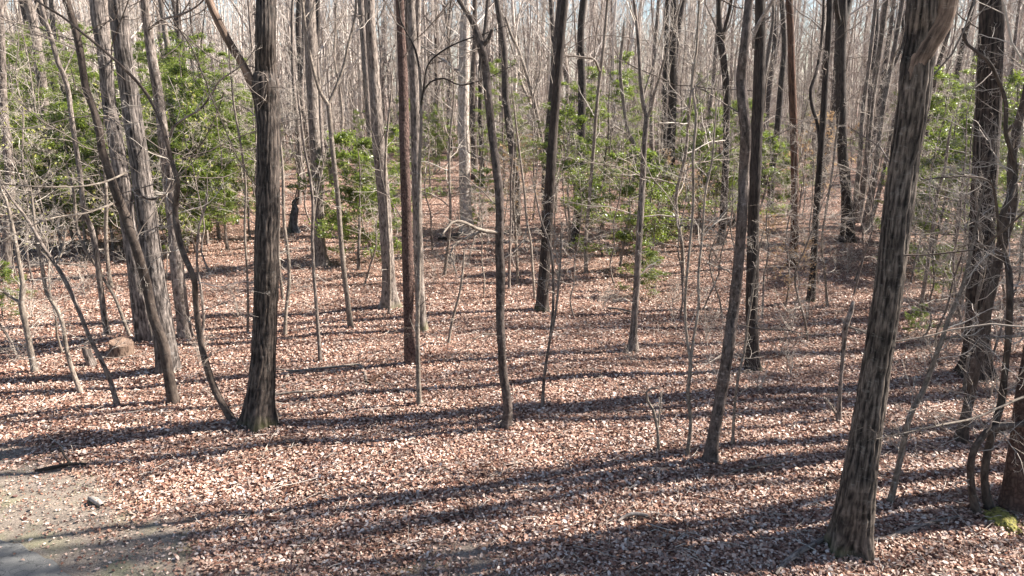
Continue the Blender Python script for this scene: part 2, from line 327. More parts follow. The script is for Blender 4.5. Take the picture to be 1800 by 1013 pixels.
vc = N.new('ShaderNodeTexVoronoi'); vc.feature = 'DISTANCE_TO_EDGE'; vc.inputs['Scale'].default_value = 1.3; Lk.new(n2.outputs['Color'], vc.inputs['Vector'])
rc = ramp(N, [(0, (1, 1, 1)), (.012, (0, 0, 0))]); Lk.new(vc.outputs['Distance'], rc.inputs[0])
Lk.new(mixc(N, Lk, rc.outputs[0], mm.outputs[2], (.05, .05, .05)), B.inputs['Base Color']); B.inputs['Roughness'].default_value = .9
bp = N.new('ShaderNodeBump'); bp.inputs['Strength'].default_value = .5; bp.inputs['Distance'].default_value = .01; Lk.new(n1.outputs['Fac'], bp.inputs['Height']); Lk.new(bp.outputs[0], B.inputs['Normal'])
tag(link('road', mesh('road', [(RV.reshape(-1, 3), q, 0)], [m])), kind='structure')

# ------------------------------------------------------------------ leaf litter (uncountable)
def leaf_chunk(pos, L, curl, tilt, mat, rg, wide=.36):
    n = len(pos); yaw = rg.uniform(0, 2*PI, n)
    base = np.array([[-.5, 0, 0], [-.18, wide, .0], [.25, wide*.85, 0], [.5, 0, 0], [.25, -wide*.85, 0], [-.18, -wide, 0]])
    V = np.repeat(base[None], n, 0)*L[:, None, None]
    V = V*(1+rg.normal(0, .13, V.shape))
    V[:, :, 2] = (np.abs(base[None, :, 1])*curl[:, None]+(np.abs(base[None, :, 0])*curl[:, None]*rg.uniform(-1, 1.2, (n, 1))))*L[:, None]
    nx = np.tan(rg.normal(0, tilt, n)); ny = np.tan(rg.normal(0, tilt, n))
    nrm = norm(np.stack([nx, ny, np.ones(n)], -1)); a = norm(np.cross(nrm, np.stack([-np.sin(yaw), np.cos(yaw), 0*yaw], -1))); b = np.cross(nrm, a)
    W = V[:, :, 0:1]*a[:, None]+V[:, :, 1:2]*b[:, None]+V[:, :, 2:3]*nrm[:, None]+pos[:, None]
    i = np.arange(n)[:, None]*6
    f = np.concatenate([i+np.array([[0, 3, 2, 1]]), i+np.array([[0, 5, 4, 3]])])
    return (W.reshape(-1, 3), f, mat)
rg = np.random.default_rng(5)
bands = [(5.5, 10, 1500), (10, 14, 1150), (14, 20, 720), (20, 28, 360), (28, 42, 120), (42, 60, 35)]
PP = []; LL = []
for y0, y1, den in bands:
    hw0 = 1.5+.78*y1; n = int(den*(y1-y0)*2*hw0); y = rg.uniform(y0, y1, n); x = rg.uniform(-1, 1, n)*(1.5+.78*y1)
    k = np.abs(x) < 1.5+.78*y; x = x[k]; y = y[k]
    s = soil(x, y); k = (rg.random(len(x)) > s*.95+.01) & ((y > edge_y(x)+.04) | ((y > edge_y(x)-2.5) & (rg.random(len(x)) < .012))); x = x[k]; y = y[k]
    # thin drifts, so the cover is uneven
    dn = fbm(x, y, .9, 90); k = rg.random(len(x)) < .45+1.1*dn; x = x[k]; y = y[k]
    mi = (fbm(x, y, 1.4, 60)-.5)*.05*np.clip((y-edge_y(x))/1.5, 0, 1)
    z = hgt(x, y)+mi+.006+.03*(y < edge_y(x)+.05)+rg.random(len(x))**1.5*.04
    PP.append(np.stack([x, y, z], -1)); LL.append((.026+.05*rg.random(len(x))**1.6)*(1+.012*np.maximum(y-14, 0)))
PP = np.concatenate(PP); LL = np.concatenate(LL); n = len(PP)
print('leaves', n)
tag(link('leaf_litter', mesh('leaf_litter', [leaf_chunk(PP, LL, rg.uniform(-.2, .9, n), .36, 0, rg, .30)], [M['litter']], smooth=False)),
    'thick brown and tan fallen leaves carpeting the whole woodland floor', 'fallen leaves', kind='stuff')
# crumbs of leaf and grit on the bare soil
n = 26000; y = rg.uniform(6, 11.5, n); x = rg.uniform(-10, 3, n); d_ = y-edge_y(x); k = (soil(x, y) > .15) & (d_ > -.25) & (rg.random(n) < np.clip(.25+d_, .05, 1)); x = x[k]; y = y[k]; n = len(x)
tag(link('leaf_crumbs', mesh('leaf_crumbs', [leaf_chunk(np.stack([x, y, hgt(x, y)+.012+.02*(y < edge_y(x)+.02)+.01*rg.random(n)], -1), rg.uniform(.012, .045, n), rg.uniform(-.2, 1.2, n), .5, 0, rg, .33)], [M['litter']], smooth=False)),
    'broken bits of leaf and bark strewn over the bare soil', 'leaf bits', kind='stuff')
# fine twig litter
n = 6000; y = 6.2+rg.random(n)**1.4*22; x = rg.uniform(-1, 1, n)*(1+.78*y); k = (y > edge_y(x)+.2) & (soil(x, y) < .3); x = x[k]; y = y[k]; n = len(x)
a = rg.uniform(0, 2*PI, n); L = rg.uniform(.08, .3, n)*(1+2.2*(rg.random(n) < .12)); z = hgt(x, y)+.05
st = np.stack([np.cos(a)*L/3, np.sin(a)*L/3, rg.normal(0, .012, n)], -1); p = np.stack([x, y, z], -1)
TP = np.stack([p, p+st+rg.normal(0, .012, (n, 3)), p+2*st+rg.normal(0, .015, (n, 3)), p+3*st], 1)
tv, tq = tubes(TP, np.repeat(rg.uniform(.002, .006, n)[:, None], 4, 1), 4)
tag(link('twig_litter', mesh('twig_litter', [(tv, tq, 0)], [M['twig']])), 'small broken twigs scattered over the dead leaves', 'twigs', kind='stuff')

# ------------------------------------------------------------------ trees traced by hand
taken = []
def spine(base, pts, seed, H, lean=.0):
    """pixel polyline (px,py,w) on the depth of the base -> world points (rel. to base) and radii"""
    rg = np.random.default_rng(seed); Y0 = base[1]; out = []
    n = len(pts)
    for i, (px, py, w_) in enumerate(pts):
        if i == 0: p = base.copy(); p[2] -= .06
        else:
            hh = at(px, py, Y0)[2]-base[2]
            p = at(px, py, Y0+lean*hh+rg.normal(0, .03)*min(hh, 2)*.7)
        out.append([*(p-base), w_*.5*depth(p)/F])
    out = np.array(out)
    top = out[-1].copy()
    if H > top[2]+.3:
        d = out[-1][:3]-out[max(-3, -len(out))][:3]; d = d/np.linalg.norm(d); r = top[3]; p = top[:3].copy(); m = max(3, int((H-top[2])/1.2)); stp = (H-top[2])/m
        ext = []
        for j in range(1, m+1):
            d = d*.85+np.array([0, 0, .2])+rg.normal(0, .035, 3); d /= np.linalg.norm(d)
            p = p+d*stp/max(d[2], .5); ext.append([*p, r*(1-.88*(j/m)**1.1)])
        out = np.vstack([out, ext])
    return out
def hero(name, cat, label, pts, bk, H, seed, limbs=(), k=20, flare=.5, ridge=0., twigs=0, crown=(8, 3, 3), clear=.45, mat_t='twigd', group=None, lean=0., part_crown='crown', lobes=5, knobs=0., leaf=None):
    base = ground_at(pts[0][0], pts[0][1]); rg = np.random.default_rng(seed)
    root = empty(name, base); tag(root, label, cat, group); taken.append((base[0], base[1]))
    sp = spine(base, pts, seed, H, lean)
    step = .035 if ridge else (.12 if pts[0][2] > 12 else .2)
    c = catmull(sp, step); c[:, 3] = np.maximum(c[:, 3], .004)
    if ridge:  # fine only in the part one can see
        zc = 7.6; lo = c[c[:, 2] <= zc]; hi = c[c[:, 2] > zc][::8]; c = np.vstack([lo, hi])
    v, q_, a_ = trunk_mesh(c[:, :3], c[:, 3], k, flare, ridge, lobes, seed, knobs)
    tr = link('trunk', mesh('trunk', [(v, q_, 0, a_)], [M[bk]], True, trunk_mesh.rid if ridge else None), root)
    cs = catmull(sp, .5); Pm = cs[None, :, :3]; Rm = cs[None, :, 3]
    LP = []
    for li, lm in enumerate(limbs):
        lp, ext, dy = lm[0], lm[1], lm[2]
        o = []; m_ = len(lp)
        for i, (px, py, w_) in enumerate(lp):
            Yb = base[1]+dy*i/(m_-1)+lean*max(0, at(px, py, base[1])[2])
            p = at(px, py, Yb); o.append([*(p-base), w_*.5*depth(p)/F])
        o = np.array(o)
        if ext:
            d = norm(o[-1][:3]-o[-2][:3]); p = o[-1].copy(); m2 = max(2, int(ext/.8))
            for j in range(m2):
                d = norm(d+np.array([0, 0, .12])+rg.normal(0, .1, 3)); p = p.copy(); p[:3] += d*ext/m2; p[3] = max(.004, p[3]*.78); o = np.vstack([o, p])
        lc = catmull(o, .1); lc[:, 3] = np.maximum(lc[:, 3], .003)
        lv, lq, la = trunk_mesh(lc[:, :3], lc[:, 3], 14 if lp[0][2] > 14 else 8, 0, .006 if lp[0][2] > 14 else 0, 5, seed+li, .5)
        lb = link('limb', mesh('limb', [(lv, lq, 0, la)], [M[lm[3] if len(lm) > 3 else bk]]), root)
        cc = catmull(o, .35); LP.append((cc[None, :, :3], cc[None, :, 3]))
    ch = []
    if crown:
        hfrac = max(.05, clear)
        P1, R1 = grow(Pm, Rm, crown[0], hfrac, .99, .12, .26, .5, 1.15, .33, 7, .10, .13, .004, 1, rg)
        P2, R2 = grow(P1, R1, crown[1], .2, 1, .25, .5, .4, 1.0, .5, 5, .06, .2, .0022, 1, rg)
        P3, R3 = grow(P2, R2, crown[2], .15, 1, .3, .6, .4, 1.0, .55, 4, .05, .2, .0013, 1, rg)
        for (pp, r_, kk) in ((P1, R1, 6), (P2, R2, 4), (P3, R3, 3)): v, q_ = tubes(pp, r_, kk); ch.append((v, q_, 0))
    for (lp, lr) in LP:
        P2, R2 = grow(lp, lr, 16, .3, 1, .12, .3, .4, 1.0, .5, 6, .05, .16, .0032, 1, rg)
        P3, R3 = grow(P2, R2, 5, .15, 1, .3, .55, .4, 1.0, .55, 4, .04, .2, .0022, 1, rg)
        for (pp, r_) in ((P2, R2), (P3, R3)): v, q_ = tubes(pp, r_, 3); ch.append((v, q_, 0))
    if twigs:
        P2, R2 = grow(Pm, Rm*.5, int(twigs*1.6), .12, .95, .06, .2, .7, 1.6, .45, 9, .03, .24, .0035, .5, rg)
        R2 = np.minimum(R2, .011)
        P3, R3 = grow(P2, R2, 6, .15, 1, .25, .5, .5, 1.1, .6, 6, .03, .25, .0024, 1, rg)
        P4, R4 = grow(P3, R3, 4, .2, 1, .3, .6, .5, 1.1, .7, 3, .03, .2, .0018, 1, rg)
        for (pp, r_) in ((P2, R2), (P3, R3), (P4, R4)): v, q_ = tubes(pp, r_, 3); ch.append((v, q_, 0))
        if leaf:
            pts_ = P3[:, -1]; pts_ = pts_[rg.random(len(pts_)) < leaf[1]]
            fo = link('foliage', mesh('foliage', [leaf_chunk(pts_, rg.uniform(.05, .09, len(pts_)), rg.uniform(0, .8, len(pts_)), .9, 0, rg)], [M[leaf[0]]], False), root)
    if ch: link(part_crown, mesh(part_crown, ch, [M[mat_t]]), root)
    return root

TREE = 'tall bare trees traced'
hero('oak_tree', 'tree', 'large dark ridged trunk at right with a swollen limb curving off near its top',
     [(1492, 962, 62), (1497, 930, 60), (1510, 850, 56), (1525, 750, 50), (1540, 650, 47), (1560, 520, 46), (1575, 400, 46), (1588, 300, 47), (1603, 200, 49), (1611, 120, 52), (1619, 60, 50), (1623, 0, 49), (1627, -60, 45)],
     'oakl', 19, 101, limbs=[([(1603, 140, 30), (1616, 104, 38), (1633, 74, 36), (1653, 44, 34), (1665, 2, 34), (1670, -50, 30)], 6, -.16, 'limb')], k=120, flare=.45, ridge=.017, twigs=10, clear=.5)
hero('oak_tree', 'tree', 'big dark oak left of centre with a burl where an orange-brown limb forks left',
     [(455, 746, 48), (457, 715, 46), (462, 650, 43), (466, 550, 41), (470, 400, 40), (472, 250, 38), (470, 190, 42), (467, 152, 48), (467, 122, 36), (467, 60, 34), (468, 0, 33), (470, -60, 31)],
     'oak', 20, 102, limbs=[([(462, 178, 24), (442, 145, 18), (427, 114, 14), (403, 75, 14), (385, 40, 14), (367, 0, 13), (352, -50, 11)], 5, -.3, 'limb')], k=100, flare=.6, ridge=.016, twigs=12, clear=.5)
hero('oak_tree', 'tree', 'broad very dark trunk standing behind thin stems near the right edge',
     [(1712, 662, 44), (1716, 620, 40), (1722, 500, 38), (1727, 400, 39), (1731, 300, 39), (1737, 200, 39), (1741, 100, 38), (1744, 0, 37), (1748, -50, 35)],
     'oakr', 20, 103, k=84, flare=.55, ridge=.012, twigs=10, clear=.5)
hero('hickory_tree', 'tree', 'tall straight grey shaggy trunk at left, widest of the leaning group',
     [(296, 652, 38), (292, 620, 36), (284, 560, 36), (274, 500, 35), (264, 430, 33), (252, 340, 31), (240, 250, 30), (228, 170, 31), (216, 90, 30), (206, 0, 30), (200, -60, 28)],
     'greyr', 20, 104, k=72, flare=.2, ridge=.007, twigs=12, clear=.5)
hero('hickory_tree', 'tree', 'dark-to-pale trunk just behind and left of the shaggy grey trunk',
     [(257, 597, 31), (248, 540, 30), (236, 450, 27), (227, 400, 26), (215, 320, 26), (202, 240, 25), (192, 180, 23), (184, 100, 22), (172, 30, 22), (166, -50, 20)],
     'greyr', 20, 105, k=64, flare=.25, ridge=.006, twigs=10, clear=.5)
hero('maple_tree', 'tree', 'slim smooth brown trunk bending in front of the two grey trunks at left',
     [(306, 709, 20), (300, 680, 18), (295, 650, 18), (285, 597, 17), (270, 560, 16), (256, 495, 16), (240, 440, 16), (220, 380, 17), (204, 340, 15), (191, 300, 14), (179, 262, 13), (175, 232, 13), (164, 190, 12), (150, 150, 12), (141, 90, 12), (128, 35, 12), (116, 0, 13), (100, -50, 12)],
     'brownish', 15, 106, k=16, flare=.2, twigs=8, knobs=.4, clear=.5,
     limbs=[([(205, 355, 4.5), (188, 362, 4), (150, 375, 3.4), (100, 382, 3), (60, 395, 2.5), (0, 425, 2)], 0, -1.6, 'sap'), ([(228, 300, 4), (190, 318, 3.6), (140, 328, 3), (60, 328, 2.4), (-20, 322, 2)], 0, -1.4, 'sap')])
hero('tulip_tree', 'tree', 'pale sunlit upright trunk right of the grey group at left, dark at mid height',
     [(326, 592, 24), (322, 560, 23), (312, 480, 22), (305, 400, 20), (297, 330, 19), (288, 250, 18), (281, 190, 17), (272, 130, 17), (262, 70, 15), (254, 0, 14), (250, -50, 13)],
     'grey', 18, 107, k=24, flare=.25, twigs=12, clear=.45,
     limbs=[([(262, 52, 5), (285, 35, 4), (320, 25, 4), (350, 8, 3), (370, -20, 3)], 2, -.8)])
hero('maple_tree', 'tree', 'dark curving sapling that sweeps down to the foot of the burled oak',
     [(411, 741, 15), (398, 722, 13), (385, 700, 12), (375, 678, 12), (361, 635, 11), (351, 590, 10), (344, 530, 10), (341, 490, 10), (322, 445, 10), (311, 400, 11), (308, 370, 10), (312, 320, 9), (302, 285, 7.5), (293, 248, 7), (280, 208, 6.5), (262, 172, 6), (241, 144, 5.5), (219, 122, 5), (190, 95, 4.5), (150, 62, 4.5), (110, 30, 4), (70, 5, 4), (30, -30, 4)],
     'brownish', 5.3, 108, k=12, flare=.1, twigs=12, knobs=.4, crown=None, mat_t='twig',
     limbs=[([(298, 240, 5), (306, 222, 4), (330, 205, 3.8), (352, 192, 3.5), (372, 165, 3.2), (386, 142, 3), (413, 124, 2.5)], .5, -.6, 'grey'), ([(311, 312, 5), (302, 333, 4.5), (280, 348, 4), (258, 350, 4), (235, 335, 3)], 0, -.5)])
hero('tulip_tree', 'tree', 'tall trunk pale at the top and dark at the foot, right of the burled oak',
     [(566, 468, 22), (562, 430, 19), (560, 380, 19), (557, 300, 19), (552, 220, 19), (548, 140, 20), (545, 60, 20), (543, 0, 20), (541, -50, 19)],
     'greym', 20, 109, k=24, flare=.5, twigs=8, clear=.5)
hero('beech_sapling', 'sapling', 'pale slender tree with a high Y fork, right of the burled oak',
     [(616, 575, 11), (613, 545, 9.5), (606, 490, 9), (600, 430, 8.5), (594, 350, 8.5), (587, 285, 8.5), (581, 225, 8.5), (577, 182, 9)],
     'sap', 5.2, 110, k=10, flare=.15, twigs=0, crown=None, mat_t='twig',
     limbs=[([(577, 184, 7.5), (562, 160, 6), (548, 110, 5.5), (538, 60, 5), (531, 0, 5), (525, -40, 4)], 2.5, -.3), ([(577, 184, 6), (590, 155, 5), (603, 120, 5), (613, 75, 4.5), (622, 40, 4), (626, 0, 4)], 2, .5)])
hero('oak_tree', 'tree', 'smooth grey trunk with a wide flared foot, left of the reddish pine',
     [(686, 540, 27), (684, 500, 23), (680, 430, 22), (675, 350, 22), (668, 280, 22), (662, 200, 21), (656, 120, 19), (652, 60, 18), (649, 0, 18), (646, -50, 17)],
     'greym', 20, 111, k=28, flare=.55, twigs=8, clear=.45)
hero('tulip_tree', 'tree', 'narrow grey trunk just behind and left of the flared grey one',
     [(656, 372, 14), (654, 300, 13), (650, 230, 13), (645, 160, 12), (640, 80, 12), (634, 0, 12), (631, -50, 11)],
     'grey', 20, 112, k=14, flare=.2, twigs=8, clear=.45)
hero('pine_tree', 'tree', 'straight reddish flaky pine trunk near the centre',
     [(721, 640, 21), (719, 570, 19), (717, 480, 19), (715, 400, 18), (712, 300, 17), (710, 200, 17), (708, 120, 16), (705, 60, 15), (703, 0, 14), (701, -50, 13)],
     'red', 20, 113, k=48, flare=.1, ridge=.004, twigs=4, clear=.55)
hero('tulip_tree', 'tree', 'sunlit grey trunk immediately right of the reddish pine, splitting near its top',
     [(741, 581, 20), (739, 540, 18), (736, 450, 17), (733, 350, 17), (731, 260, 17), (729, 180, 17), (726, 100, 17), (724, 50, 15), (722, 0, 14), (721, -50, 13)],
     'greym', 20, 114, k=24, flare=.35, twigs=8, clear=.5, limbs=[([(729, 120, 11), (734, 80, 11), (735, 30, 10), (736, -30, 9)], 6, .4)])
hero('sapling', 'sapling', 'thin mottled stem close in front of the reddish pine, branching above',
     [(737, 712, 10), (735, 650, 8), (734, 560, 8), (737, 480, 6.5), (736, 400, 6), (737, 300, 6), (740, 220, 5.5), (739, 150, 5.5), (737, 118, 5)],
     'sap', 5.6, 115, k=9, flare=.1, twigs=7, crown=None, mat_t='twigd', knobs=.4,
     limbs=[([(738, 200, 4), (744, 160, 3.5), (752, 115, 3), (775, 92, 3), (808, 74, 2.5), (850, 60, 2)], .4, -.4, 'oak2'), ([(738, 130, 4), (732, 95, 4), (722, 70, 3), (706, 40, 3), (700, 0, 3)], 1, .3, 'oak2'), ([(742, 165, 4), (756, 145, 3), (780, 138, 3), (810, 150, 2.5), (850, 140, 2)], .6, .3, 'oak2')])
hero('dogwood_tree', 'tree', 'crooked mottled grey trunk at centre with a short dead stub near its top',
     [(888, 751, 20), (893, 722, 16), (890, 692, 16), (884, 655, 15), (881, 600, 14.5), (879, 545, 15), (880, 490, 17), (878, 430, 14.5), (879, 380, 15), (877, 335, 15), (871, 285, 14), (864, 230, 14), (858, 170, 14), (853, 120, 14), (845, 80, 14), (836, 50, 11.5), (822, 24, 9), (808, 4, 7), (795, -22, 6)],
     'mottled', 8.5, 116, k=22, flare=.22, twigs=5, knobs=.8, crown=(6, 4, 4), clear=.75,
     limbs=[([(843, 84, 9), (853, 76, 8), (860, 66, 7), (865, 52, 6)], 0, -.1), ([(880, 408, 8), (858, 407, 7), (838, 402, 6.5), (822, 394, 5.5), (803, 388, 5), (790, 396, 4), (778, 412, 3)], 0, -.9, 'sap'),
            ([(848, 404, 5), (836, 412, 4.5), (815, 420, 4), (797, 432, 3.5), (792, 445, 3), (797, 462, 2.5), (803, 482, 2)], 0, -.6, 'sap')])
hero('tulip_tree', 'tree', 'stout pale trunk far back between the reddish pine and the crooked trunk',
     [(821, 412, 24), (819, 380, 21), (817, 330, 20), (816, 270, 20), (814, 200, 20), (815, 140, 20), (817, 70, 18), (819, 0, 16), (820, -50, 15)],
     'pale', 22, 117, k=24, flare=.5, twigs=6, clear=.4,
     limbs=[([(814, 140, 8), (806, 126, 7), (794, 118, 6), (782, 108, 5), (770, 100, 4)], 2, .5)])
hero('oak_tree', 'tree', 'straight dark trunk leaning right, between the crooked trunk and the green hollies',
     [(952, 545, 22), (955, 500, 20), (960, 430, 19), (964, 370, 18), (968, 300, 17), (973, 230, 16), (978, 160, 15), (984, 90, 14), (990, 30, 13), (994, -20, 12), (997, -60, 11)],
     'oak2', 18, 118, k=28, flare=.3, ridge=.005, twigs=5, clear=.5)
hero('sapling', 'sapling', 'sunlit twin stems slanting left off the foot of the straight dark leaning trunk',
     [(962, 320, 9), (960, 285, 7), (952, 240, 6), (944, 200, 6.5), (934, 160, 6), (922, 120, 5.5), (910, 85, 5), (900, 65, 5), (888, 30, 4)],
     'sap', 8, 119, k=8, flare=.1, twigs=10, crown=(5, 4, 3), mat_t='twig', limbs=[([(960, 300, 7), (950, 265, 6), (942, 215, 6), (930, 175, 5), (918, 150, 5), (908, 110, 4)], 3, 1.0)])
hero('dogwood_tree', 'tree', 'slim dark-footed tree right of centre with a high slender fork',
     [(1112, 617, 16), (1115, 560, 12), (1119, 500, 12), (1122, 440, 11.5), (1126, 380, 11.5), (1129, 330, 11), (1132, 260, 10), (1137, 206, 9.5)],
     'grey', 4.9, 120, k=14, flare=.6, twigs=6, crown=None, mat_t='twig', knobs=.3,
     limbs=[([(1137, 208, 8), (1131, 180, 7.5), (1126, 140, 7), (1123, 90, 6), (1119, 40, 6), (1114, 0, 5), (1110, -40, 4)], 3, .3), ([(1137, 208, 6), (1145, 190, 5.5), (1150, 165, 5), (1158, 140, 4.5), (1166, 110, 4), (1178, 70, 3)], 1.5, -.4, 'sap'),
            ([(1136, 204, 5), (1131, 180, 4), (1137, 150, 4), (1148, 118, 3.5), (1154, 92, 3)], 1, .6, 'sap')])
hero('birch_tree', 'tree', 'pinkish-grey mottled trunk leaning right in front of the darker upright one',
     [(1248, 810, 23), (1253, 775, 20), (1262, 725, 20), (1270, 680, 20), (1279, 620, 20), (1288, 550, 19), (1294, 500, 19), (1300, 440, 18), (1305, 370, 18), (1308, 300, 18), (1311, 240, 18), (1307, 190, 19), (1303, 140, 18), (1308, 90, 16), (1313, 40, 15), (1316, 0, 14), (1320, -60, 13)],
     'mottled', 14, 121, k=36, flare=.5, ridge=.004, twigs=7, clear=.5, knobs=.7)
hero('oak_tree', 'tree', 'dark mottled upright trunk right behind the pinkish leaning one, broken stub high up',
     [(1323, 650, 24), (1323, 600, 21), (1321, 540, 21), (1323, 470, 21), (1324, 400, 20), (1327, 320, 20), (1330, 240, 20), (1333, 170, 20), (1335, 110, 20), (1336, 60, 18), (1336, 0, 17), (1336, -50, 16)],
     'oak2', 19, 122, k=40, flare=.4, ridge=.005, twigs=8, clear=.5,
     limbs=[([(1334, 55, 9), (1339, 38, 8), (1343, 30, 6)], 0, -.1), ([(1324, 85, 6), (1326, 60, 6), (1340, 30, 6), (1352, 12, 6), (1366, -20, 5)], 3, -.5, 'pale')])
hero('pine_tree', 'tree', 'thin upright trunk with orange-brown stained bark at right of centre',
     [(1393, 472, 17), (1396, 430, 15), (1397, 370, 13), (1397, 300, 13), (1395, 220, 13), (1392, 140, 13), (1390, 60, 12), (1387, 0, 12), (1385, -50, 11)],
     'brown', 20, 123, k=20, flare=.35, twigs=5, clear=.55)
hero('oak_tree', 'tree', 'slender dark trunk just right of the orange-stained one, kinked twin beside it',
     [(1425, 530, 14), (1430, 470, 12), (1433, 400, 11), (1438, 330, 11), (1443, 260, 11), (1448, 190, 11), (1452, 120, 10), (1457, 50, 10), (1459, 0, 10), (1461, -50, 9)],
     'oak2', 17, 124, k=14, flare=.25, twigs=8, clear=.5,
     limbs=[([(1441, 255, 6), (1436, 215, 6), (1428, 190, 6), (1425, 160, 6), (1434, 130, 5), (1440, 100, 5), (1446, 50, 5), (1448, 0, 4)], 4, .8)])
hero('oak_tree', 'tree', 'thick dark trunk with pale sunlit edge dividing in two at the picture top',
     [(1490, 425, 24), (1489, 380, 19), (1487, 330, 18), (1482, 280, 17), (1479, 220, 17), (1478, 150, 17), (1478, 90, 17), (1481, 40, 16)],
     'oak2', 11.5, 125, k=22, flare=.35, twigs=6, clear=.75, crown=(6, 5, 4),
     limbs=[([(1480, 48, 11), (1488, 25, 11), (1494, 0, 10), (1500, -40, 9)], 7, .8), ([(1479, 48, 8), (1472, 25, 8), (1469, 0, 8), (1465, -40, 7)], 7, -.8)])
hero('oak_tree', 'tree', 'dark trunk forking low and wide, left of the pinkish leaning tree',
     [(1268, 430, 15), (1272, 370, 13), (1275, 300, 12), (1277, 230, 11), (1277, 160, 12), (1271, 100, 12), (1266, 70, 12)],
     'oak2', 9.5, 126, k=16, flare=.3, twigs=8, clear=.8, crown=(4, 4, 4),
     limbs=[([(1268, 76, 7), (1263, 45, 6), (1264, 10, 6), (1265, -30, 5)], 6, .6), ([(1269, 76, 7), (1275, 45, 6), (1283, 15, 6), (1288, -30, 5)], 6, -.6)])
hero('oak_tree', 'tree', 'bluish-grey trunk of the dark pair behind the green hollies, its right one',
     [(1175, 415, 17), (1177, 340, 16), (1179, 270, 15), (1181, 200, 15), (1182, 130, 14), (1184, 60, 13), (1186, 0, 13), (1187, -50, 12)],
     'oak2', 20, 127, k=18, flare=.3, twigs=6, clear=.5)
hero('oak_tree', 'tree', 'narrower almost black trunk of the dark pair behind the green hollies',
     [(1160, 385, 11), (1163, 330, 10), (1166, 270, 10), (1168, 200, 10), (1170, 120, 9), (1172, 50, 8), (1174, -20, 7)],
     'oak2', 18, 128, k=12, flare=.3, twigs=6, clear=.5)
hero('oak_tree', 'tree', 'old blackish trunk leaning left behind the straight dark leaning trunk',
     [(1014, 262, 20), (1008, 220, 15), (1003, 180, 12), (998, 145, 11), (992, 110, 9)],
     'oak2', 14, 129, k=14, flare=.4, twigs=6, clear=.55)
hero('maple_tree', 'tree', 'smooth brown stem at right edge, crooked, in front of the broad dark trunk',
     [(1688, 775, 20), (1697, 735, 16), (1706, 690, 16), (1716, 640, 16), (1728, 580, 16), (1740, 520, 17), (1752, 470, 15), (1764, 420, 17), (1774, 380, 19), (1779, 330, 16), (1778, 290, 14), (1783, 250, 14), (1792, 210, 14), (1803, 170, 13), (1812, 110, 12)],
     'brownish', 11, 130, k=18, flare=.35, twigs=22, clear=.5, crown=(8, 5, 4), mat_t='twig', knobs=.9)
hero('sapling', 'sapling', 'slender stem leaning strongly right, between the large ridged trunk and broad dark one',
     [(1564, 884, 12), (1574, 845, 10), (1584, 800, 10), (1592, 760, 10), (1603, 722, 9), (1622, 688, 9), (1640, 640, 8.5), (1655, 600, 8), (1668, 560, 7.5), (1690, 510, 7), (1702, 465, 6.5), (1715, 400, 5)],
     'sap', 5.2, 131, k=9, flare=.1, twigs=18, crown=(4, 4, 3), mat_t='twig', limbs=[([(1655, 598, 3.5), (1680, 592, 3), (1720, 590, 3), (1760, 594, 2.5), (1810, 590, 2)], 0, -.5)])
hero('maple_tree', 'tree', 'left one of two curved stems rising beside the pine foot at right edge',
     [(1719, 902, 14), (1710, 870, 12), (1706, 835, 11), (1709, 800, 11), (1720, 777, 11), (1734, 760, 11), (1760, 750, 11), (1800, 746, 10), (1840, 735, 9)],
     'brownish', 3.2, 132, k=12, flare=.4, twigs=9, crown=None, mat_t='twig', knobs=1.2)
hero('maple_tree', 'tree', 'right one of two curved stems beside the pine foot, rising tall and crooked',
     [(1741, 893, 16), (1733, 865, 13), (1731, 830, 12), (1737, 790, 12), (1748, 750, 12), (1760, 705, 12), (1767, 650, 11), (1773, 590, 11), (1775, 520, 11), (1772, 465, 10), (1760, 430, 9), (1757, 400, 9), (1765, 370, 10), (1780, 335, 9), (1785, 300, 8), (1778, 265, 8), (1768, 235, 7), (1768, 180, 7), (1752, 135, 6), (1735, 105, 6), (1700, 78, 5), (1692, 50, 4)],
     'brownish', 3, 133, k=12, flare=.3, twigs=24, crown=None, mat_t='twig', knobs=1.2,
     limbs=[([(1748, 762, 7), (1770, 752, 6), (1810, 748, 6)], 0, .1), ([(1756, 405, 5), (1750, 350, 4), (1740, 320, 3.5), (1700, 310, 3), (1620, 316, 2.5)], 0, -.7), ([(1768, 235, 5), (1790, 210, 4), (1830, 175, 4)], 1, -.2)])
hero('pine_tree', 'tree', 'plated reddish pine trunk cut off by the right edge, above the moss',
     [(1779, 894, 42), (1782, 870, 38), (1789, 820, 37), (1797, 770, 36), (1806, 700, 36), (1822, 600, 35), (1838, 480, 34), (1858, 350, 34)],
     'pine', 18, 134, k=48, flare=.12, ridge=.004, twigs=0, clear=.55)
# pale stems of the leaning clump
for i, (b, t, w_) in enumerate([((1497, 398), (1540, 0), 7), ((1508, 392), (1560, -20), 9), ((1518, 405), (1590, -20), 8), ((1528, 398), (1612, 60), 6)]):
    hero('tulip_tree', 'tree', '%s of four slim leaning stems left of the large ridged trunk' % ('leftmost', 'second from left', 'third from left', 'rightmost')[i],
         [(b[0], b[1], w_*1.4), (b[0]*.75+t[0]*.25+2, b[1]*.75+t[1]*.25, w_*1.2), (b[0]*.5+t[0]*.5-2, b[1]*.5+t[1]*.5, w_*1.1), (b[0]*.25+t[0]*.75, b[1]*.25+t[1]*.75, w_), (t[0], t[1], w_)],
         'grey', 18, 140+i, k=10, flare=.2, twigs=8, clear=.4, group='leaning stems of the clump', crown=(10, 5, 4))
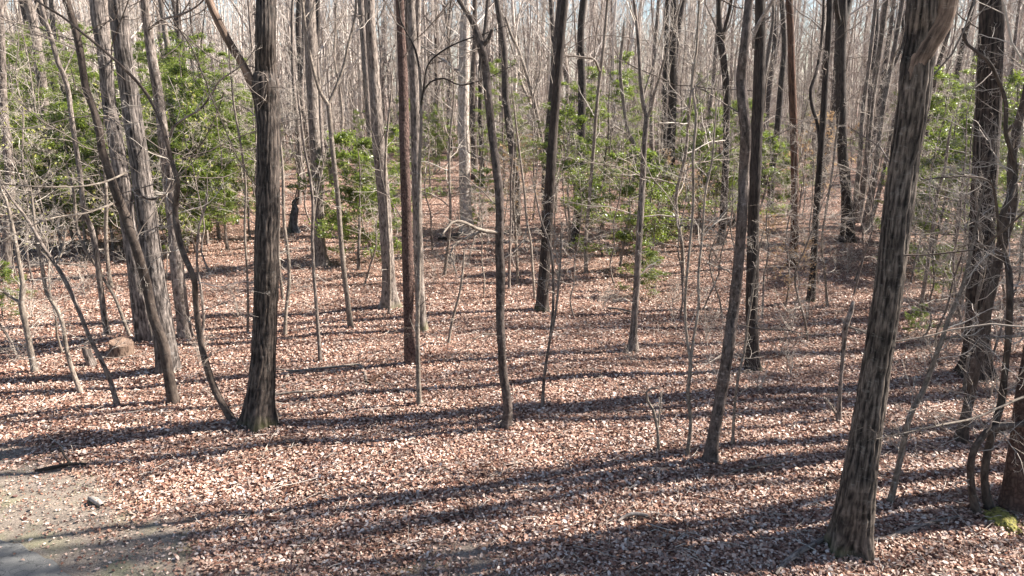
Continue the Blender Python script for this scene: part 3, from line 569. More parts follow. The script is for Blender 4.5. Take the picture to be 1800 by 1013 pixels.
# far-left trunks
hero('tulip_tree', 'tree', 'pale sunlit trunk far left behind the hollies, leaning slightly left',
     [(88, 380, 18), (82, 300, 17), (78, 200, 16), (72, 130, 16), (62, 60, 15), (48, 0, 14), (38, -50, 13)], 'grey', 20, 150, k=16, flare=.2, twigs=8, clear=.4)
hero('maple_tree', 'tree', 'dark thin crooked tree between the far-left pale trunk and the bending brown one',
     [(190, 590, 11), (184, 560, 10), (176, 500, 9), (170, 450, 9), (160, 400, 9), (148, 370, 8), (140, 300, 8), (132, 250, 8), (125, 200, 8), (118, 150, 8), (102, 110, 8), (88, 60, 8), (75, 20, 7), (66, -30, 6)], 'grey', 12, 151, k=12, flare=.2, twigs=8, clear=.45, crown=(10, 5, 4))
hero('tulip_tree', 'tree', 'short mossy-looking trunk standing at the far left edge, pale behind twigs',
     [(10, 470, 16), (13, 400, 14), (18, 330, 14), (12, 250, 14), (6, 180, 13), (3, 100, 12), (0, 30, 11), (-4, -30, 10)], 'grey', 18, 152, k=14, flare=.2, twigs=12, clear=.4)
SAP = [
 ('thin pale sapling at far left forking at knee height', [(62, 655, 11), (54, 620, 10), (46, 575, 10), (38, 535, 11), (40, 500, 8), (33, 460, 7), (28, 430, 7), (20, 390, 6), (10, 350, 5), (0, 330, 4)], [([(37, 532, 6), (22, 524, 5), (0, 510, 4), (-20, 498, 4)], 0, .1)]),
 ('bent pale sapling second from the left edge, kinked near its foot', [(145, 692, 9), (132, 665, 8), (118, 620, 7.5), (110, 570, 7), (98, 540, 7), (82, 515, 6.5), (74, 470, 6), (64, 420, 5.5), (60, 380, 5)], []),
 ('leaning dark sapling third from the left edge, reaching up left', [(206, 713, 9), (194, 670, 8), (176, 630, 7.5), (158, 595, 7), (140, 550, 7), (118, 500, 7), (98, 465, 7), (76, 435, 7), (60, 405, 6), (40, 375, 5), (20, 350, 4)], [([(98, 465, 4), (110, 440, 3), (116, 400, 3)], 0, .2)]),
 ('straight pale stick-like sapling leaning left beside the cut stump', [(229, 590, 6), (216, 560, 6), (203, 525, 5.5), (188, 500, 5), (170, 470, 5), (150, 440, 5), (135, 400, 5), (130, 340, 5)], []),
 ('thin straight pole just behind the burled oak on its right', [(498, 527, 6), (492, 480, 5.5), (489, 430, 5), (490, 380, 5), (487, 300, 5), (480, 260, 4)], []),
 ('wavy brown stem second right of the burled oak', [(500, 588, 7), (503, 545, 6), (508, 500, 6.5), (507, 450, 6), (500, 400, 6), (498, 350, 6), (497, 300, 5), (492, 240, 4)], []),
 ('slim pale wavy sapling in front of the tall trunk right of the burled oak', [(563, 635, 7), (560, 590, 6.5), (556, 540, 6), (551, 470, 6), (549, 420, 6), (550, 360, 5.5), (545, 310, 5), (535, 260, 4.5), (528, 200, 4)], [([(550, 400, 3.5), (556, 350, 3), (566, 300, 3)], .4, .3)]),
 ('thin upright sapling in front of the flared grey trunk', [(684, 553, 6), (685, 500, 5.5), (684, 440, 5), (681, 380, 5), (677, 310, 5), (680, 240, 4), (688, 160, 3.5)], []),
 ('thin bare stick leaning right in the open between the pine and crooked trunk', [(787, 604, 5), (796, 560, 4.5), (808, 515, 4), (814, 470, 3.5), (816, 440, 3)], []),
 ('thin wavy sapling left of the straight dark leaning trunk', [(940, 527, 5), (936, 470, 4.5), (932, 420, 4.5), (926, 390, 4), (921, 330, 4), (912, 260, 4), (905, 200, 3)], []),
 ('pale curving sapling right of the straight dark leaning trunk, near its foot', [(953, 718, 6), (957, 660, 5.5), (966, 600, 5), (972, 545, 5), (972, 480, 4.5), (966, 430, 4.5), (955, 400, 4), (948, 375, 3)], [([(964, 610, 4), (975, 560, 4), (982, 500, 4), (986, 440, 3)], .5, .3)]),
 ('tall wavy pale sapling forking at waist height, left of the pinkish leaning tree', [(1208, 800, 7), (1214, 740, 6.5), (1209, 690, 6.5), (1214, 640, 7), (1208, 600, 5), (1204, 545, 5), (1208, 480, 5), (1214, 420, 5), (1219, 350, 5), (1218, 280, 5), (1224, 200, 5), (1216, 150, 5), (1224, 90, 4), (1228, 20, 4)], [([(1214, 632, 6), (1220, 590, 5), (1228, 540, 5), (1228, 480, 5), (1234, 420, 4), (1240, 340, 4), (1252, 280, 3.5)], 1.2, .5)]),
 ('thin pale stem between the two right-of-centre leaning and upright trunks', [(1288, 782, 6), (1291, 720, 5), (1298, 660, 5), (1308, 620, 5), (1314, 570, 4.5), (1322, 520, 4), (1330, 460, 3)], []),
 ('short curled dead sapling left of the pinkish leaning tree', [(1158, 792, 6), (1156, 760, 5), (1148, 720, 5), (1138, 705, 5), (1136, 690, 4), (1146, 682, 3), (1160, 684, 2.5)], [([(1156, 755, 4), (1159, 725, 3), (1163, 690, 2.5)], 0, .1)]),
 ('short snapped sapling with bent top left of the large ridged trunk', [(1475, 740, 9), (1476, 700, 7), (1479, 650, 7), (1483, 610, 8), (1486, 575, 10), (1496, 548, 9), (1500, 530, 6)], [([(1474, 738, 4), (1462, 715, 3), (1450, 700, 3)], 0, .2), ([(1486, 572, 4), (1508, 580, 3), (1530, 588, 3)], 0, -.2)]),
 ('dark thin stem right of the large ridged trunk among hollies', [(1618, 558, 9), (1622, 520, 7), (1630, 470, 7), (1640, 400, 6), (1648, 340, 5.5), (1660, 300, 5), (1668, 240, 4)], []),
 ('thin twisting pale stem at the right edge, beyond the double curved stems', [(1695, 690, 6), (1700, 640, 5), (1708, 600, 5), (1718, 520, 4.5), (1728, 460, 4.5), (1722, 400, 4), (1716, 355, 4)], []),
 ('thin pale pole left of the tall trunk group, by the small cut post', [(195, 505, 8), (190, 470, 7), (186, 410, 7), (187, 350, 6), (184, 300, 5)], []),
 ('slim wavy sapling behind the dark curving sapling at left', [(352, 600, 6), (358, 560, 5), (352, 500, 4.5), (346, 460, 4.5), (350, 400, 4), (362, 360, 4)], []),
 ('pale bowed sapling just left of the burled oak', [(435, 585, 5), (436, 530, 4.5), (434, 470, 4), (430, 400, 4.5), (432, 330, 4.5), (424, 260, 4), (412, 190, 4), (404, 110, 3)], []),
 ('pale slim sapling rising through the hollies right of the straight dark trunk', [(1030, 480, 7), (1030, 420, 6), (1036, 350, 6), (1042, 280, 6), (1048, 200, 6), (1054, 140, 6), (1062, 70, 5), (1068, 0, 5)], [([(1054, 125, 4), (1044, 105, 4), (1020, 100, 3), (995, 98, 3)], 0, -.5)]),
 ('bluish slim crooked sapling left of the slim dark-footed forked tree', [(1100, 430, 7), (1106, 370, 6), (1114, 310, 6), (1116, 260, 6), (1102, 225, 6), (1095, 170, 6), (1090, 120, 6), (1096, 60, 5)], [([(1114, 255, 4), (1100, 235, 4), (1080, 222, 3)], 0, -.3)]),
 ('thin stem behind and right of the crooked mottled trunk', [(895, 508, 5), (896, 440, 4.5), (898, 380, 4), (898, 320, 4), (902, 260, 3)], []),
 ('second thin stem right of the crooked mottled trunk', [(910, 500, 6), (908, 440, 5), (906, 400, 5), (902, 350, 4), (905, 300, 3)], []),
 ('slim stem leaning left from the far right shrubs beside the brown stem', [(1680, 560, 8), (1700, 500, 6), (1715, 450, 5), (1728, 420, 5), (1724, 380, 4)], []),
 ('thin sapling right of the slender dark twin trunk', [(1455, 540, 5), (1450, 480, 4), (1444, 430, 4), (1452, 370, 4), (1462, 310, 4), (1470, 240, 4)], []),
]
for i, (lab, pts, lms) in enumerate(SAP):
    topz = at(pts[-1][0], pts[-1][1], ground_at(*pts[0][:2])[1])[2]
    hero('sapling', 'sapling', lab, pts, ('sap', 'sap', 'grey', 'sap')[i % 4], topz+.7 if len(pts) > 8 or topz > 3 else topz, 200+i,
         limbs=[(l[0], l[1], l[2], 'sap') for l in lms], k=8, flare=.3, twigs=11 if topz > 2.5 else 4, crown=None, mat_t='twig', knobs=.4)

# ------------------------------------------------------------------ far variants
def variant_canopy(seed, H, r, clear, lean, bk, thin=1.):
    rg = np.random.default_rng(seed); n = 11; z = np.linspace(0, H, n)
    xy = np.cumsum(rg.normal(0, .13, (n, 2)), 0); xy -= xy[0]; xy += np.outer(z/H, lean)*H
    P = np.concatenate([xy, z[:, None]-.05], 1); R = r*(1-.86*(z/H)**1.25)
    fk = rg.random() < .6 and thin == 1
    sp = np.concatenate([P, R[:, None]], 1); c = catmull(sp, .6)
    v, q_, a_ = trunk_mesh(c[:, :3], c[:, 3], 9, .3, 0, 5, seed, .2)
    ch = [(v, q_, 0, a_)]
    tr = mesh('trunk', ch, [M[bk]])
    Pm = c[None, :, :3]; Rm = c[None, :, 3]
    P1, R1 = grow(Pm, Rm, 15, clear, .98, .12, .3, .35, 1.1, .5, 6, .12, .14, .010*thin, 1, rg)
    P2, R2 = grow(P1, R1, 6, .2, 1, .25, .5, .4, 1.0, .5, 4, .08, .18, .008*thin, 1, rg)
    P3, R3 = grow(P2, R2, 6, .15, 1, .3, .6, .4, 1.0, .5, 4, .05, .22, .006*thin, 1, rg)
    Q1, S1 = grow(Pm, Rm*.2, 34, .12, .9, .04, .14, .8, 1.6, .5, 6, .04, .22, .006*thin, .6, rg)
    Q2, S2 = grow(Q1, S1, 6, .2, 1, .3, .6, .5, 1.2, .6, 4, .04, .25, .005*thin, 1, rg)
    if thin < 1:   # open crowns of the nearer trees
        P3 = P3[::5]; R3 = R3[::5]; Q1 = Q1[::2]; S1 = S1[::2]; Q2 = Q2[::4]; S2 = S2[::4]; P2 = P2[::2]; R1 = R1*.6; R2 = R2[::2]*.6
    cr = [(*tubes(P1, R1, 5), 0), (*tubes(P2, R2, 3), 0), (*tubes(P3, R3, 3), 0), (*tubes(Q1, S1, 3), 0), (*tubes(Q2, S2, 3), 0)]
    extra = []
    if fk:
        i0 = int(len(c)*rg.uniform(.22, .4)); p = c[i0, :3].copy(); d = norm(np.array([*rg.normal(0, .35, 2), 1.])); pts = [p.copy()]
        for _ in range(9): p = p+d*(H-c[i0, 2])/10; d = norm(d*.9+np.array([*rg.normal(0, .08, 2), .15])); pts.append(p.copy())
        pts = np.array(pts); lr = c[i0, 3]*.75*(1-.85*np.linspace(0, 1, 10)**1.1)
        v, q_, a_ = trunk_mesh(pts, lr, 8, 0, 0, 5, seed, .2); extra = [('limb', mesh('limb', [(v, q_, 0, a_)], [M[bk]]))]
        F1, G1 = grow(pts[None], lr[None], 9, .25, .98, .14, .3, .35, 1.1, .5, 6, .12, .16, .010*thin, 1, rg); F2, G2 = grow(F1, G1, 6, .2, 1, .25, .5, .4, 1., .5, 4, .08, .2, .007*thin, 1, rg); F3, G3 = grow(F2, G2, 4, .2, 1, .3, .6, .4, 1., .5, 4, .05, .22, .005*thin, 1, rg)
        cr += [(*tubes(F1, G1, 4), 0), (*tubes(F2, G2, 3), 0), (*tubes(F3, G3, 3), 0)]
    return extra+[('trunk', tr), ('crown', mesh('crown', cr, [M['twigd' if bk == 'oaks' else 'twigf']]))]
def variant_under(seed, H, r, leaf=None):
    rg = np.random.default_rng(seed); n = 9; z = np.linspace(0, H, n)
    xy = np.cumsum(rg.normal(0, .13, (n, 2)), 0); xy -= xy[0]
    P = np.concatenate([xy, z[:, None]-.05], 1); R = r*(1-.8*(z/H)); c = catmull(np.concatenate([P, R[:, None]], 1), .35)
    v, q_, a_ = trunk_mesh(c[:, :3], c[:, 3], 6, .15, 0, 5, seed, .4)
    tr = mesh('trunk', [(v, q_, 0, a_)], [M['sap' if seed % 2 else 'grey']])
    Pm = c[None, :, :3]; Rm = c[None, :, 3]
    P1, R1 = grow(Pm, Rm, 22, .2, .97, .16, .36, .7, 1.6, .45, 8, .04, .2, .006, .8, rg)
    P2, R2 = grow(P1, R1, 7, .15, 1, .25, .5, .5, 1.2, .6, 6, .03, .24, .0045, 1, rg)
    P3, R3 = grow(P2, R2, 4, .15, 1, .3, .6, .4, 1.0, .6, 3, .04, .2, .0038, 1, rg)
    cr = [(*tubes(P1, R1, 4), 0), (*tubes(P2, R2, 3), 0), (*tubes(P3, R3, 3), 0)]
    out = [('trunk', tr), ('crown', mesh('crown', cr, [M['twig']]))]
    if leaf:
        p = P3[:, 1:].reshape(-1, 3); p = p[p[:, 2] < H*leaf[1]]; p = p[rg.random(len(p)) < leaf[2]]
        out.append(('foliage', mesh('foliage', [leaf_chunk(p, rg.uniform(.06, .11, len(p)), rg.uniform(0, .8, len(p)), .9, 0, rg)], [M[leaf[0]]], False)))
    return out
def variant_holly(seed, H, spread, dens=1.0):
    rg = np.random.default_rng(seed); n = 8; z = np.linspace(0, H, n); xy = np.cumsum(rg.normal(0, .06, (n, 2)), 0); xy -= xy[0]
    P = np.concatenate([xy, z[:, None]-.05], 1); R = (.02+.008*H)*(1-.85*z/H); c = catmull(np.concatenate([P, R[:, None]], 1), .3)
    v, q_, a_ = trunk_mesh(c[:, :3], c[:, 3], 7, .15, 0, 5, seed, .3)
    tr = mesh('trunk', [(v, q_, 0, a_)], [M['grey']])
    Pm = c[None, :, :3]; Rm = c[None, :, 3]
    nb = int(9+H*3.2)
    P1, R1 = grow(Pm, Rm, nb, .16, .97, spread*.8, spread*1.5, 1.15, 1.62, .4, 7, .02, .10, .005, .4, rg)
    P2, R2 = grow(P1, R1, 9, .2, 1, .25, .5, .5, 1.1, .6, 4, .0, .10, .0035, .22, rg)
    P3, R3 = grow(P2, R2, 5, .1, 1, .3, .65, .4, 1.1, .6, 3, .0, .14, .0025, .35, rg)
    P3 = P3[rg.random(len(P3)) < .75]; 
    cr = [(*tubes(P1, R1, 4), 0), (*tubes(P2, R2, 3), 0)]
    keep = fbm(P3[:, -1, 0]*1.0+50, P3[:, -1, 2]*1.0+P3[:, -1, 1]*.7+50, 1.3, seed) > .36
    P3 = P3[keep]
    a = np.concatenate([P3[:, 1], P3[:, 2], (P3[:, 1]+P3[:, 2])/2, P3[:, 2]*.8+P3[:, 0]*.2, (P3[:, 0]+P3[:, 1])/2]); a = a+rg.normal(0, .035, a.shape)
    a = np.concatenate([a, a+rg.normal(0, .045, a.shape)*np.array([1, 1, .5])]); a = np.concatenate([a, a+rg.normal(0, .05, a.shape)*np.array([1, 1, .5])])
    fo = mesh('foliage', [leaf_chunk(a, rg.uniform(.045, .08, len(a)), rg.uniform(0, .5, len(a)), .5, 0, rg, .27)], [M['holly']], False)
    return [('trunk', tr), ('crown', mesh('crown', cr, [M['twigd']])), ('foliage', fo)]
def variant_shrub(seed, H):
    rg = np.random.default_rng(seed); m = 7
    P = np.zeros((m, 6, 3)); d = norm(np.concatenate([rg.normal(0, .5, (m, 2)), np.ones((m, 1))], 1)); L = rg.uniform(.5, 1, m)*H
    for k in range(1, 6): P[:, k] = P[:, k-1]+d*(L/5)[:, None]; d = norm(d+rg.normal(0, .15, d.shape))
    P[:, 0, 2] -= .05
    R = np.repeat(np.linspace(.009, .004, 6)[None], m, 0)
    P1, R1 = grow(P, R, 7, .15, 1, .25, .6, .4, 1.1, .7, 5, .02, .2, .003, 1, rg); P2, R2 = grow(P1, R1, 5, .15, 1, .3, .6, .4, 1.1, .7, 4, .02, .2, .0022, 1, rg)
    return [('stems', mesh('stems', [(*tubes(P, R, 5), 0)], [M['twig']])), ('twigs', mesh('twigs', [(*tubes(P1, R1, 3), 0), (*tubes(P2, R2, 3), 0)], [M['twig']]))]
def place(var, name, loc, rz, s, items):
    r = empty(name, loc, rz); r.scale = (s, s, s)
    for nm, me in var: link(nm, me, r)
    items.append(r); return r
BK = ['grey', 'oaks', 'pale', 'pale', 'brownish', 'grey', 'pale', 'grey']
BK += ['pale', 'sap', 'grey', 'pale']
VC = [variant_canopy(300+i, [22, 24, 20, 23, 21, 19, 22, 25, 17, 19, 16, 20][i], [.17, .2, .14, .15, .21, .12, .16, .19, .07, .09, .06, .08][i], [.3, .38, .25, .33, .42, .25, .35, .3, .35, .3, .25, .4][i],
      np.array([[.0, .0], [.03, .01], [-.05, .02], [.02, 0], [0, .02], [.09, 0], [-.02, 0], [.01, .03], [.12, 0], [-.04, 0], [-.1, .02], [.03, 0]][i]), BK[i]) for i in range(12)]
VN = [variant_canopy(340+i, [20, 23, 18, 21][i], [.17, .22, .14, .19][i], [.55, .6, .5, .55][i], np.array([[.0, .0], [.03, .01], [-.04, .02], [.02, 0]][i]), ['grey', 'oaks', 'grey', 'oaks'][i], .25) for i in range(4)]
VP = [variant_canopy(350+i, [17, 20, 15][i], [.07, .11, .09][i], [.6, .6, .55][i], np.array([[.0, .0], [.03, .01], [-.04, .02]][i]), 'grey', .25) for i in range(3)]
VU = [variant_under(400+i, [7, 9, 6, 10, 8, 5][i], [.04, .055, .035, .06, .045, .03][i]) for i in range(6)]
VT = [variant_under(420+i, [5, 6.5][i], .03, ('tan', .8, .95)) for i in range(2)]
VB = [variant_under(430+i, [6, 8][i], .035, ('bud', 1.1, .12)) for i in range(2)]
VH = [variant_holly(500+i, [7, 5, 3.5, 6, 8][i], [.24, .3, .36, .22, .22][i]) for i in range(5)]
HH = [7, 5, 3.5, 6, 8]
VS = [variant_shrub(600+i, [1.4, 1.9, 1.1][i]) for i in range(3)]

rp = random.Random(3)
reg = []   # (root, kind) for labelling
def reg_place(var, name, kind, x, y, s):
    L = []; r = place(var, name, (x, y, float(hgt(x, y))), rp.uniform(0, 6.28), s, L); r['_k'] = kind; reg.append((r, kind)); return r
# hollies read off the photograph: base pixel, height
for (px, py, H) in [(400, 440, 5), (60, 432, 5.5), (110, 440, 5), (150, 438, 5.5), (330, 445, 5), (300, 432, 6), (200, 440, 5), (350, 425, 7), (15, 420, 6.5), (62, 405, 7), (105, 398, 8), (150, 385, 7.5), (205, 392, 7), (250, 388, 7), (345, 405, 7.5), (385, 420, 6.5), (418, 395, 7), (130, 430, 4), (345, 445, 3.3),
                    (300, 380, 8), (30, 375, 8), (180, 365, 9), (370, 372, 8.5), (85, 350, 9), (135, 345, 9.5), (225, 350, 9), (270, 425, 6), (330, 430, 5.5), (40, 425, 5), (415, 350, 8), (440, 420, 4), (170, 425, 4), (365, 430, 5), (10, 350, 9), (320, 355, 9), (630, 475, 4.4), (655, 455, 3), (700, 405, 4.5), (848, 398, 2.6), (1000, 440, 5), (1090, 470, 4), (1012, 410, 6.5), (1060, 400, 7.2),
                    (1140, 440, 3.5), (1225, 412, 5.2), (1255, 400, 5), (1290, 392, 5.5), (1330, 395, 4), (1640, 460, 5.2), (1670, 470, 5), (1625, 420, 6.5), (1700, 430, 6), (1660, 405, 7), (1760, 440, 6.5), (1795, 460, 5.5), (1790, 400, 7.5), (1655, 530, 1.6), (1615, 480, 2.6), (1120, 520, 1.6), (1620, 590, .8), (5, 560, 1.5)]:
    b = ground_at(px, py); i = min(range(5), key=lambda j: abs(HH[j]-H)+rp.random()*1.2)
    reg_place(VH[i], 'holly_tree' if H > 2 else 'holly_bush', 'holly', b[0], b[1], H/HH[i])
for (px, py, H) in [(885, 400, 5), (905, 420, 4.5), (1165, 430, 4.5), (1215, 440, 4), (1395, 560, 2.6), (1410, 380, 6), (1350, 500, 3)]:
    b = ground_at(px, py); i = rp.randrange(2); reg_place(VT[i], 'beech_sapling', 'tan', b[0], b[1], H/[5, 6.5][i])
for (px, py, H) in [(40, 520, 5), (230, 470, 6), (290, 500, 5.5), (95, 480, 5.5), (370, 480, 6)]:
    b = ground_at(px, py); i = rp.randrange(2); reg_place(VB[i], 'budding_sapling', 'bud', b[0], b[1], H/[6, 8][i])
for (px, py, s) in [(1060, 545, .9), (1370, 625, 1.0), (1330, 690, .6), (1110, 640, .45), (800, 480, 1), (1180, 540, .9), (1420, 560, .8), (1640, 640, 1), (1690, 600, 1), (60, 560, 1), (150, 520, 1), (350, 640, .5), (420, 560, .8), (1240, 600, .7), (1490, 480, .9), (760, 500, .7), (1560, 560, .9), (1270, 690, .6), (1390, 660, .7), (30, 630, .6), (1780, 620, 1.1), (1740, 700, .8)]:
    b = ground_at(px, py); reg_place(VS[rp.randrange(3)], 'bare_shrub', 'shrub', b[0], b[1], s)
for (px, py, H) in [(1195, 560, 5), (1235, 545, 4.5), (1650, 640, 5), (1700, 620, 6), (1770, 590, 5), (1620, 600, 4), (1790, 680, 4.5), (60, 500, 6), (1340, 560, 4.5), (1500, 520, 5), (1560, 480, 6), (1440, 500, 5), (820, 470, 5), (905, 470, 5),
                    (1080, 500, 5), (1720, 520, 7), (1600, 500, 6), (760, 440, 6), (1150, 470, 6), (1390, 440, 6), (1300, 470, 5), (1010, 560, 4), (1270, 560, 4.5), (1420, 600, 4.5), (1380, 540, 5), (1680, 560, 5), (1740, 640, 5), (640, 500, 5), (850, 520, 4), (980, 500, 5), (1060, 450, 6), (300, 560, 4), (110, 620, 4), (20, 600, 4.5)]:
    b = ground_at(px, py); i = (5, 2, 0)[rp.randrange(3)]; reg_place(VU[i], 'understory_tree', 'under', b[0], b[1], H/[7, 9, 6, 10, 8, 5][i]); taken.append((b[0], b[1]))
# random trees behind
def free(x, y, d): return all((x-a)**2+(y-b)**2 > d*d for a, b in taken)
cnt = 0
for _ in range(6000):
    if cnt >= 180: break
    y = 24+66*rp.random()**.8; hw = .78*y+3; x = rp.uniform(-hw, hw+1)
    px, py = project(x, y, 0)
    if 690 < px < 900 and y < 55 and rp.random() < .75: continue
    if y < 32 and px < 1850 and rp.random() < .75: continue
    if not free(x, y, 1.8): continue
    reg_place(VC[rp.randrange(12)] if y > 48 else VN[rp.randrange(4)], 'bare_tree', 'canopy', x, y, rp.uniform(.8, 1.15)*(.9 if y < 40 else 1)); taken.append((x, y)); cnt += 1
cnt = 0
for _ in range(6000):
    if cnt >= 250: break
    y = 21+62*rp.random(); hw = .76*y+2; x = rp.uniform(-hw, hw)
    px, py = project(x, y, 0)
    if 690 < px < 900 and y < 50 and rp.random() < .7: continue
    if y < 28 and rp.random() < .6: continue
    if not free(x, y, 1.3): continue
    i = rp.randrange(6); reg_place(VU[i], 'understory_tree', 'under', x, y, rp.uniform(.8, 1.2)); taken.append((x, y)); cnt += 1
cnt = 0
for _ in range(3000):
    if cnt >= 70: break
    y = 42+42*rp.random(); hw = .76*y; x = rp.uniform(-hw, hw)
    if not free(x, y, 1.6): continue
    i = rp.randrange(5); reg_place(VH[i], 'holly_tree', 'holly', x, y, rp.uniform(.7, 1.0)); taken.append((x, y)); cnt += 1
cnt = 0
for _ in range(3000):   # beyond the right edge, they throw the long shadows
    if cnt >= 116: break
    y = rp.uniform(5, 30); x = rp.uniform(.74*y+1.8+(2 if y < 9 else 0), .74*y+25)
    if not free(x, y, 1.6): continue
    reg_place((VP+VP+VN)[rp.randrange(10)], 'bare_tree', 'canopy', x, y, rp.uniform(.85, 1.1)); taken.append((x, y)); cnt += 1
# labels from what stands beside each
LM = [(-9999, 'left edge'), (262, 'shaggy grey trunk'), (471, 'burled oak'), (590, 'pale Y-forked sapling'), (714, 'reddish pine'), (877, 'crooked mottled trunk'), (966, 'straight dark leaning trunk'),
      (1130, 'slim dark-footed tree'), (1306, 'pinkish leaning trunk'), (1396, 'orange-stained trunk'), (1484, 'dark twin-topped trunk'), (1580, 'large ridged trunk'), (1730, 'broad dark trunk')]
ORD = ['first', 'second', 'third', 'fourth', 'fifth', 'sixth', 'seventh', 'eighth', 'ninth', 'tenth', 'eleventh', 'twelfth', 'thirteenth', 'fourteenth', 'fifteenth', 'sixteenth', 'seventeenth', 'eighteenth', 'nineteenth', 'twentieth', 'last', 'farthest']
KN = {'canopy': ('tall bare tree', 'tree', 'tall bare trees of the wood'), 'under': ('thin twiggy tree', 'tree', 'thin twiggy trees under the tall ones'), 'holly': ('green holly', 'holly', 'green hollies'), 'tan': ('sapling with withered tan leaves', 'sapling', 'saplings holding tan leaves'),
      'bud': ('twiggy sapling in yellow-green bud', 'sapling', 'budding saplings'), 'shrub': ('bare twiggy shrub', 'shrub', 'bare shrubs')}
def outside(r, k):
    px = project(*r.location)[0]; return px < -70 or (k != 'canopy' and px > 1870)
flags = [outside(r, k) for r, k in reg]
for (r, k), fl in zip(reg, flags):
    if fl:
        for c in list(r.children): bpy.data.objects.remove(c)
        bpy.data.objects.remove(r)
reg = [t for t, fl in zip(reg, flags) if not fl]
buck = {}
for r, k in reg:
    x, y, z = r.location; px, py = project(x, y, z)
    kn = KN[k]; r['category'] = kn[1]; r['group'] = kn[2]; del r['_k']
    if px > 1830 or px < -30:
        r['label'] = kn[0]+' standing just outside the %s edge of the view' % ('right' if px > 0 else 'left'); r['group'] = kn[2]+' outside the view'; continue
    g = max(i for i, (lx, _) in enumerate(LM) if px >= lx)
    row = 'in the near wood' if y < 30 else 'in mid distance' if y < 46 else 'far back' if y < 66 else 'farthest back'
    buck.setdefault((k, g, row), []).append((px, r))
for (k, g, row), L in buck.items():
    L.sort(key=lambda t: t[0])
    for j, (px, r) in enumerate(L):
        o = ORD[j]+' ' if len(L) > 1 else 'lone '
        r['label'] = (o+KN[k][0]+' right of the '+LM[g][1]+', '+row) if g else (o+KN[k][0]+' counting from the left edge, '+row)

# ------------------------------------------------------------------ distant wood: one mass nobody could count
rg = np.random.default_rng(77); ch = []
for v_ in range(6):
    H = rg.uniform(18, 25); z = np.linspace(0, H, 7); P = np.concatenate([np.cumsum(rg.normal(0, .25, (7, 2)), 0), z[:, None]], 1)[None]; R = ((.08+.03*v_)*(1-.8*z/H))[None]
    P1, R1 = grow(P, R, 12, .25, .98, .12, .3, .35, 1.1, .45, 4, .12, .14, .02, 1, rg); P2, R2 = grow(P1, R1, 7, .2, 1, .3, .6, .4, 1., .5, 3, .08, .2, .013, 1, rg)
    U = np.concatenate([np.cumsum(rg.normal(0, .3, (5, 2)), 0), np.linspace(0, 8, 5)[:, None]], 1)[None]+np.array([2.5, 1, 0]); UR = np.full((1, 5), .05)
    U1, UR1 = grow(U, UR, 10, .15, 1, .2, .4, .5, 1.2, .5, 4, .05, .2, .014, 1, rg); U2, UR2 = grow(U1, UR1, 5, .15, 1, .3, .6, .5, 1.2, .6, 3, .05, .2, .011, 1, rg)
    parts = [tubes(P, R, 5), tubes(P1, R1, 3), tubes(P2, R2, 3), tubes(U, UR, 4), tubes(U1, UR1, 3), tubes(U2, UR2, 3)]
    n = 190; y = 68+100*rg.random(n)**1.2; x = rg.uniform(-1, 1, n)*(.8*y+5)+rg.uniform(0, 12, n); a = rg.uniform(0, 6.28, n); s = rg.uniform(.8, 1.2, n)
    for (v, q_) in parts:
        W = np.stack([(v[None, :, 0]*np.cos(a)[:, None]-v[None, :, 1]*np.sin(a)[:, None])*s[:, None]+x[:, None], (v[None, :, 0]*np.sin(a)[:, None]+v[None, :, 1]*np.cos(a)[:, None])*s[:, None]+y[:, None], v[None, :, 2]*s[:, None]], -1)
        f = q_[None]+(np.arange(n)*len(v))[:, None, None]; ch.append((W.reshape(-1, 3), f.reshape(-1, 4), 0))
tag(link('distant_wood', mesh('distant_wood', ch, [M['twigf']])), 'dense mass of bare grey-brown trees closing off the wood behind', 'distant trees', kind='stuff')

# ------------------------------------------------------------------ small things on the ground
def lathe_stump(name, label, px, py, w_, hpx, seed, tilt=(0, 0), cat='stump'):
    b = ground_at(px, py); dep = depth(b); r = w_*.5*dep/F; H = hpx*dep/F; k = 40
    rg = np.random.default_rng(seed); root = empty(name, b); tag(root, label, cat); taken.append((b[0], b[1]))
    zs = np.linspace(-.05, H, 14); pts = np.stack([zs*tilt[0], zs*tilt[1], zs], -1); rad = np.full(14, r)*(1+.12*np.exp(-np.maximum(zs, 0)/.1))
    v, q_, a_ = trunk_mesh(pts, rad, k, .12, .012 if w_ > 25 else .004, 5, seed, .5)
    # uneven broken rim
    th = np.arange(k)/k*2*PI; jag = vnoise(th/2/PI*9, th*0+.5, 9, seed)*H*.5
    vv = v.reshape(14, k, 3); vv[-1, :, 2] += jag-.1*H; vv[-2, :, 2] += jag*.5
    link('bark', mesh('bark', [(vv.reshape(-1, 3), q_, 0, a_)], [M['wood'] if w_ > 25 else M['grey']]), root)
    rim = vv[-1]; cen = rim.mean(0); rings = [cen+(rim-cen)*t for t in (.985, .7, .4, .12)]
    for t_, rr in enumerate(rings): rr[:, 2] -= .01*t_+rg.random(k)*.012
    RV = np.concatenate(rings); ii = np.arange(4*k).reshape(4, k)
    fq = np.stack([ii[:-1], np.roll(ii, -1, 1)[:-1], np.roll(ii, -1, 1)[1:], ii[1:]], -1).reshape(-1, 4)
    link('cut_face', mesh('cut_face', [(RV, fq, 0), (rings[-1], np.arange(k)[None], 0)], [M['wood']]), root)
lathe_stump('tree_stump', 'low wide weathered tree stump left of the grey trunk group', 214, 622, 35, 21, 31, (.15, 0))
lathe_stump('cut_post', 'short thin cut sapling stub left of the wide stump', 162, 642, 14, 26, 32, (-.25, .05), 'stub')
